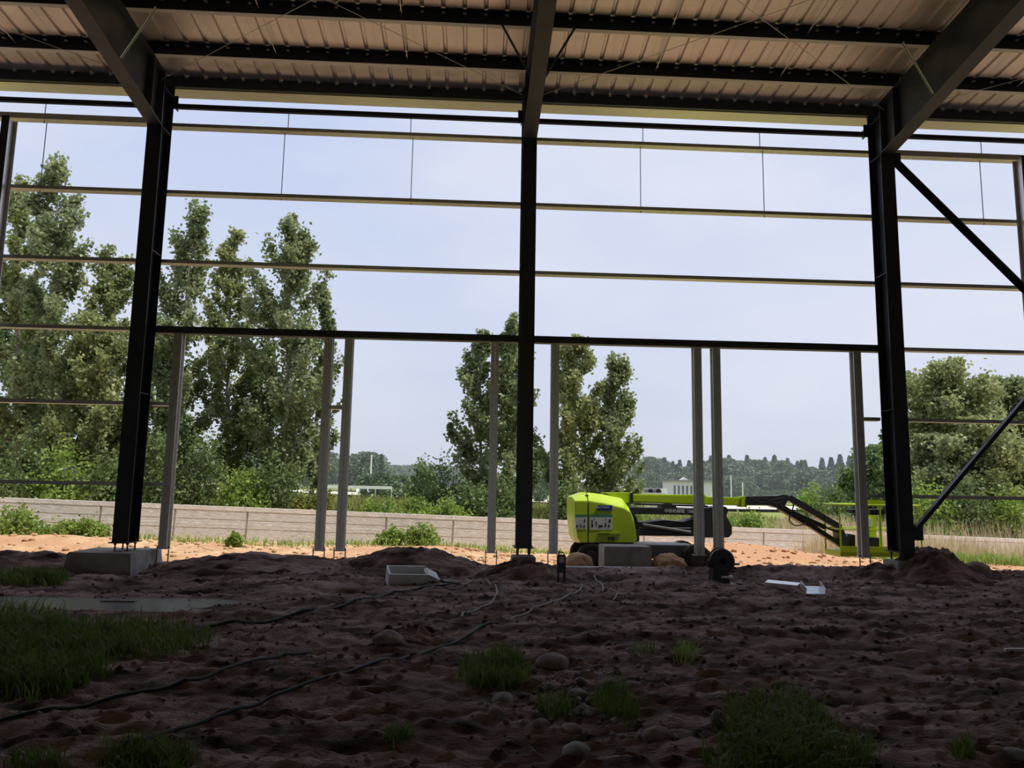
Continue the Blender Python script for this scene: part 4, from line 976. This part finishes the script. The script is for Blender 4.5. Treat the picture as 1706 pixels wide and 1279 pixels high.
ST = [(647, 1070, 26, 15, 'stone', 'flat-topped reddish stone lying left of the red clod'), (920, 1112, 30, 16, 'stone', 'large rounded stone at the head of the pebble patch'),
      (836, 1172, 22, 14, 'greystone', 'grey stone at the foot of the middle grass tuft'), (826, 1190, 14, 10, 'stone', 'smaller stone below the grey one at the middle grass tuft'),
      (1196, 1208, 13, 16, 'greystone', 'upright pale stone left of the large right grass patch'), (1094, 1232, 24, 16, 'stone', 'dark rounded stone between the tufts and the upright stone'),
      (960, 1252, 28, 12, 'greystone', 'flat oval stone at the bottom centre'), (950, 1218, 22, 10, 'stone', 'low stone just above the flat oval stone'),
      (963, 1158, 17, 8, 'greystone', 'small flat stone among the pebbles'), (1054, 1142, 14, 8, 'greystone', 'small pale stone right of the tall tuft'),
      (985, 1172, 12, 7, 'stone', 'small stone between the two tufts'), (1448, 1218, 18, 8, 'stone', 'flat stone right of the large right grass patch'),
      (1690, 1262, 20, 9, 'greystone', 'flat stone at the bottom right corner'), (1660, 1270, 12, 5, 'stone', 'small flat stone left of the bottom right one'),
      (900, 1208, 14, 8, 'stone', 'small dark stone below the left small tuft'), (1460, 1052, 10, 6, 'greystone', 'small pale stone alone in the right middle ground'),
      (1498, 962, 12, 5, 'stone', 'pale flat stone left of the tall earth mound'), (915, 1148, 10, 6, 'greystone', 'small grey stone left in the pebble patch'),
      (1410, 1145, 9, 5, 'stone', 'small stone above the right grass patch edge'), (1238, 978, 7, 3, 'greystone', 'tiny white stone beside the black saw')]
for k, (u, v, w, h, mt, lb) in enumerate(ST):
    p = on_ground(u, v); sc_ = (p[1]+CD)/FPX
    lump('stone', lb, p, w*sc_, w*sc_*0.8, h*sc_*0.95, mt, 30+k, 'stone', 'loose stones on the earth floor', 0.22, 0.32, 3, 1.6, k*0.7)

# small clods and pebbles nobody could count
def clods(name, label, n, seed, region, smin, smax, mat):
    r_ = np.random.default_rng(seed); V = []; F = []
    base = np.array([(1,0,0),(-1,0,0),(0,1,0),(0,-1,0),(0,0,1),(0,0,-1)], float)
    fc = np.array([(0,2,4),(2,1,4),(1,3,4),(3,0,4),(2,0,5),(1,2,5),(3,1,5),(0,3,5)])
    P = region(r_, n); s = smin+(smax-smin)*r_.random(len(P))**4
    z = gz(P[:, 0], P[:, 1])
    B_ = base[None]*(0.7+0.6*r_.random((len(P), 6, 1)))*s[:, None, None]*np.array([1.2, 1, 0.75])
    an = r_.random(len(P))*6.28; c, sn = np.cos(an)[:, None], np.sin(an)[:, None]
    X = B_[:, :, 0]*c-B_[:, :, 1]*sn; Y = B_[:, :, 0]*sn+B_[:, :, 1]*c
    V = np.stack([X+P[:, 0:1], Y+P[:, 1:2], B_[:, :, 2]+(z+s*0.2)[:, None]], 2).reshape(-1, 3)
    F = (np.arange(len(P))[:, None, None]*6+fc[None]).reshape(-1, 3)
    o = link(name, np_mesh(name, V, F, MT[mat])); return tag(o, label, 'clods' if mat == 'earth' else 'pebbles', None, 'stuff')
clods('soil_clods', 'small crumbled clods of earth strewn over the floor', 16000, 1, lambda r_, n: np.stack([r_.uniform(-14, 14, n), -11.5+12.7*r_.random(n)**0.8], 1), 0.006, 0.046, 'earth')
clods('sand_clods', 'lumps of ochre soil on the sunlit yard', 2600, 2, lambda r_, n: np.stack([r_.uniform(-14, 14, n), r_.uniform(1.3, 8.2, n)], 1), 0.015, 0.10, 'sand')
clods('pebbles', 'small pebbles strewn around the grass tufts', 420, 3, lambda r_, n: on_ground_n(r_.normal(950, 75, n), r_.normal(1165, 38, n))[:, :2], 0.010, 0.05, 'greystone')
clods('pebbles', 'scattered pebbles across the near earth floor', 500, 4, lambda r_, n: on_ground_n(r_.uniform(0, 1706, n), r_.uniform(1000, 1275, n))[:, :2], 0.006, 0.028, 'stone')

# ------------------------------------------------------------------ grass patches on the floor
def px_patch(n, seed, polys):
    """points inside pixel ellipses, thrown onto the ground"""
    r_ = np.random.default_rng(seed); O = []
    tot = sum(a*b for _, _, a, b in polys)
    for (u, v, a, b) in polys:
        k = int(n*a*b/tot); an = r_.random(k)*6.283; q = np.sqrt(r_.random(k))*(0.85+0.3*r_.random(k))
        O.append(on_ground_n(u+a*q*np.cos(an), v+b*q*np.sin(an))[:, :2])
    return np.concatenate(O)
blades('grass_patch', 'large dark green grass patch on the left foreground', px_patch(9000, 1, [(50, 1095, 130, 62), (210, 1068, 140, 30), (40, 1130, 90, 36), (-20, 1060, 140, 50)]), 0.06, 0.26, 0.007, 'grass', 21, 0.6)
blades('grass_patch', 'small grass patch beyond the puddle at the left edge', px_patch(1800, 2, [(35, 966, 72, 9)]), 0.10, 0.24, 0.010, 'grass', 22, 0.6)
blades('grass_tuft', 'dense grass tuft left of the large rounded stone', px_patch(1300, 3, [(825, 1128, 58, 26), (840, 1105, 30, 16)]), 0.08, 0.24, 0.006, 'grass', 23, 0.7)
blades('grass_tuft', 'small grass tuft below the pebble patch', px_patch(240, 4, [(925, 1185, 32, 14)]), 0.08, 0.20, 0.005, 'grass', 24, 0.6)
blades('grass_tuft', 'upright grass tuft right of the pebble patch', px_patch(360, 5, [(1020, 1175, 32, 26), (1050, 1195, 14, 12)]), 0.08, 0.22, 0.005, 'grass', 25, 0.5)
blades('grass_patch', 'large sprawling grass patch at the bottom right', px_patch(2800, 6, [(1290, 1215, 95, 60), (1350, 1260, 110, 40), (1240, 1270, 70, 20)]), 0.06, 0.20, 0.005, 'grass', 26, 0.9)
blades('grass_patch', 'grass patch at the bottom left edge of the view', px_patch(900, 7, [(245, 1268, 80, 26), (60, 1275, 50, 12)]), 0.05, 0.16, 0.005, 'grass', 27, 0.7)
blades('grass_tuft', 'small yellow-green tuft in the middle of the right floor', px_patch(150, 8, [(1143, 1092, 20, 8)]), 0.08, 0.22, 0.006, 'leaf_light', 28, 0.7)
blades('grass_tuft', 'sparse grass tuft low left of the flat oval stone', px_patch(160, 9, [(665, 1235, 26, 16)]), 0.05, 0.14, 0.005, 'grass', 29, 0.7)
blades('grass_tuft', 'thin grass tuft right of the flat stone at lower right', px_patch(130, 10, [(1605, 1255, 20, 12)]), 0.05, 0.16, 0.005, 'grass', 30, 0.5)
blades('grass_tuft', 'few dull blades of grass left of the yellow-green tuft', px_patch(120, 11, [(1070, 1085, 26, 8)]), 0.05, 0.16, 0.005, 'grass', 31, 0.8)

# ------------------------------------------------------------------ puddle
pv = []; n = 64
for k in range(n):
    an = 2*math.pi*k/n; q = 1+0.18*float(vnoise(math.cos(an)*2+5, math.sin(an)*2, 40))
    pv.append((PUDDLE[0]+PUDDLE[2]*1.02*q*math.cos(an), PUDDLE[1]+PUDDLE[3]*1.05*q*math.sin(an)))
pmb = MB().prism(pv, 'z', -0.66, -0.632)
tag(pmb.build('puddle', MT['water']), 'shallow muddy puddle behind the large left grass patch', 'puddle')
p = on_ground(198, 1006); tag(MB().box(p[0]-0.26, p[0]+0.26, p[1]-0.05, p[1]+0.05, -0.66, -0.61).build('timber_offcut', MT['bark']), 'short dark timber offcut lying in the puddle', 'timber')

# ------------------------------------------------------------------ cables on the floor
def cable(name, label, pts, r, mat, lift_=0.022):
    r = r*1.3
    C = np.array(curve_pts([atz(u, v, -0.56) for u, v in pts], 14)); z = gz(C[:, 0], C[:, 1]); zs = z.copy()
    for _ in range(12): zs[1:-1] = (zs[:-2]+zs[1:-1]+zs[2:])/3
    zs = np.maximum(zs, z-0.004)+lift_
    for _ in range(2): zs[1:-1] = np.maximum(z[1:-1], (zs[:-2]+zs[1:-1]+zs[2:])/3)
    o = C
    return tag(MB().tube([(q[0], q[1], zz) for q, zz in zip(o, zs)], r, 6).build(name, MT[mat]), label, 'cable', 'cables on the floor')
cable('power_cable', 'long black cable crossing the left foreground below the grass', [(-20, 1203), (90, 1185), (220, 1158), (330, 1135), (430, 1105), (520, 1080)], 0.013, 'wire_black')
cable('power_cable', 'lower black cable running from the bottom left towards the middle', [(200, 1250), (330, 1205), (430, 1170), (520, 1142), (640, 1105), (720, 1075), (770, 1060), (830, 1042)], 0.012, 'wire_black')
cable('power_cable', 'black cable running from the left grass to the grey box', [(350, 1047), (440, 1035), (530, 1020), (600, 1005), (640, 992), (690, 984), (760, 975)], 0.016, 'wire_black')
cable('power_cable', 'short black cable beside the grey box', [(690, 975), (705, 968), (722, 966), (740, 972), (770, 975)], 0.016, 'wire_black')
cable('power_cable', 'pale cable looping right of the grey box', [(770, 976), (800, 968), (818, 975), (828, 990), (815, 1008), (790, 1016), (772, 1025), (770, 1036)], 0.012, 'wire_grey')
cable('power_cable', 'pale cable curling up to the middle of the floor', [(850, 1032), (890, 1018), (930, 1003), (962, 988), (970, 976)], 0.011, 'wire_grey')
cable('power_cable', 'short pale curled wire right of the black post', [(990, 962), (1000, 970), (1005, 980), (1002, 992)], 0.012, 'wire_grey')
cable('power_cable', 'short pale wire left of the black saw', [(1022, 1002), (1035, 992), (1050, 988), (1058, 998)], 0.011, 'wire_grey')

# ------------------------------------------------------------------ things left on the floor
p = on_ground(675, 975)
bx_ = thing('grey_box', 'open grey-white box lying among the cables', 'box', (p[0], p[1]+0.2, p[2]-0.03), None, 0.25)
bx_.rotation_euler = (0.20, 0.03, 0.22)
W_, D_, H_ = 0.36, 0.26, 0.30; t_ = 0.03
MB().box(-W_, W_, -D_, -D_+t_, 0, H_).build('side_panel', MT['white'], bx_); MB().box(-W_, W_, D_-t_, D_, 0, H_).build('side_panel', MT['white'], bx_)
MB().box(-W_, -W_+t_, -D_+t_, D_-t_, 0, H_).build('end_panel', MT['white'], bx_); MB().box(W_-t_, W_, -D_+t_, D_-t_, 0, H_*0.9).build('end_panel', MT['white'], bx_)
MB().box(-W_+t_, W_-t_, -D_+t_, D_-t_, 0.0, 0.03).build('bottom', MT['white'], bx_)
MB().add([(W_, -D_, H_), (W_, D_, H_*0.95), (W_+0.22, D_*0.9, H_*0.62), (W_+0.22, -D_*0.9, H_*0.66), (W_, -D_, H_-0.02), (W_, D_, H_*0.95-0.02), (W_+0.22, D_*0.9, H_*0.62-0.02), (W_+0.22, -D_*0.9, H_*0.66-0.02)],
         [(0,1,2,3),(7,6,5,4),(0,4,5,1),(1,5,6,2),(2,6,7,3),(3,7,4,0)]).build('open_flap', MT['white'], bx_)

p = on_ground(935, 958)
bs = thing('black_power_stand', 'small black upright box on a stake with a white label', 'power box', (p[0], p[1], p[2]))
sc_ = (p[1]+CD)/FPX
MB().box(-7*sc_, 7*sc_, -0.05, 0.08, 14*sc_, 42*sc_).build('box', MT['black'], bs, bevel=0.01)
MB().box(-4*sc_, 4*sc_, -0.056, -0.05, 30*sc_, 39*sc_).build('label_plate', MT['sticker'], bs)
for s in (-1, 1): MB().box(s*5*sc_-0.02, s*5*sc_+0.02, -0.02, 0.03, -0.05, 15*sc_).build('leg', MT['black'], bs)
MB().tube([(-5*sc_, 0.01, 42*sc_), (-3*sc_, 0.01, 46*sc_), (3*sc_, 0.01, 46*sc_), (5*sc_, 0.01, 42*sc_)], 0.012, 6).build('handle', MT['black'], bs)

p = on_ground(1200, 966); sc_ = (p[1]+CD)/FPX
sw = thing('cutoff_saw', 'black abrasive cut-off saw standing on the floor under the close posts right of middle', 'saw', (p[0], p[1], p[2]))
def S(u, v): return ((u-1200)*sc_, (966-v)*sc_)
MB().box(S(1180, 0)[0], S(1222, 0)[0], -0.28, 0.28, -0.03, 0.05).build('base_plate', MT['black'], sw, bevel=0.01)
MB().prism([S(1183, 963), S(1213, 963), S(1210, 945), S(1196, 942), S(1186, 935)], 'y', -0.14, 0.14).build('stand', MT['black'], sw, bevel=0.012)
cx_, cz_ = S(1203, 927); n = 28
def arc(r_, y): return [(cx_+r_*math.cos(2*math.pi*k/n), y, cz_+r_*math.sin(2*math.pi*k/n)) for k in range(n)]
R_ = 20.5*sc_
MB().loft([arc(R_*0.86, -0.09), arc(R_, -0.06), arc(R_, 0.05), arc(R_*0.86, 0.08)]).build('wheel_guard', MT['black'], sw)
MB().loft([arc(R_*0.18, -0.13), arc(R_*0.24, -0.11), arc(R_*0.24, -0.08)]).build('arbor_cover', MT['rubber'], sw)
MB().loft([arc(R_*1.05, 0.095), arc(R_*1.05, 0.10)]).build('grinding_disc', MT['roof_grey'], sw)
a_ = S(1178, 931); MB().tube([(a_[0], -0.02, a_[1]), (S(1196, 929)[0], -0.02, S(1196, 929)[1])], 0.075, 14).build('motor', MT['black'], sw)
MB().tube([(S(1218, 932)[0], 0, S(1218, 932)[1]), (S(1232, 931)[0], -0.04, S(1232, 931)[1])], 0.022, 8).build('handle', MT['wire_grey'], sw)
MB().prism([S(1196, 952), S(1216, 952), S(1216, 949), S(1198, 949)], 'y', -0.2, -0.1).build('vice_plate', MT['galv'], sw)

def channel_piece(name, label, u, v, L, rz, tilt, w=0.17, h=0.07):
    p = on_ground(u, v); t = 0.008
    P = [(-w/2, 0), (w/2, 0), (w/2, h), (w/2-t, h), (w/2-t, t), (-w/2+t, t), (-w/2+t, h), (-w/2, h)]
    o = MB().prism(P, 'x', -L/2, L/2).build(name, MT['bright_zinc']); o.location = (p[0], p[1], p[2]+0.15); o.rotation_euler = (tilt, 0.0, rz)
    return tag(o, label, 'steel offcut', 'white channel offcuts')
channel_piece('channel_offcut', 'longer white steel channel offcut lying slanted on the floor', 1304, 984, 0.60, -0.75, 3.34, 0.17, 0.10)
p = on_ground(1359, 997)
mb = MB().prism([(-0.17, 0), (0.17, 0), (0.17, 0.11), (0.162, 0.11), (0.162, 0.008), (-0.162, 0.008), (-0.162, 0.11), (-0.17, 0.11)], 'y', 0, 0.28)
o = mb.build('channel_offcut', MT['bright_zinc']); o.location = (p[0], p[1], p[2]+0.04); o.rotation_euler = (0.36, 0, -0.06)
tag(o, 'short white steel channel offcut with two raised sides, right of the longer one', 'steel offcut', 'white channel offcuts')
p = on_ground(1695, 1088); tag(MB().box(p[0]-0.15, p[0]+0.2, p[1]-0.02, p[1]+0.02, p[2], p[2]+0.035).build('white_strip', MT['white']), 'thin white strip lying at the right edge of the floor', 'strip')
p = on_ground(1518, 958); tag(MB().bar((p[0]-0.14, p[1], p[2]+0.03), (p[0]+0.16, p[1]+0.1, p[2]+0.10), 0.03, 0.03).build('wood_stick', MT['stone']), 'short pale stick leaning on the tall earth mound', 'stick')
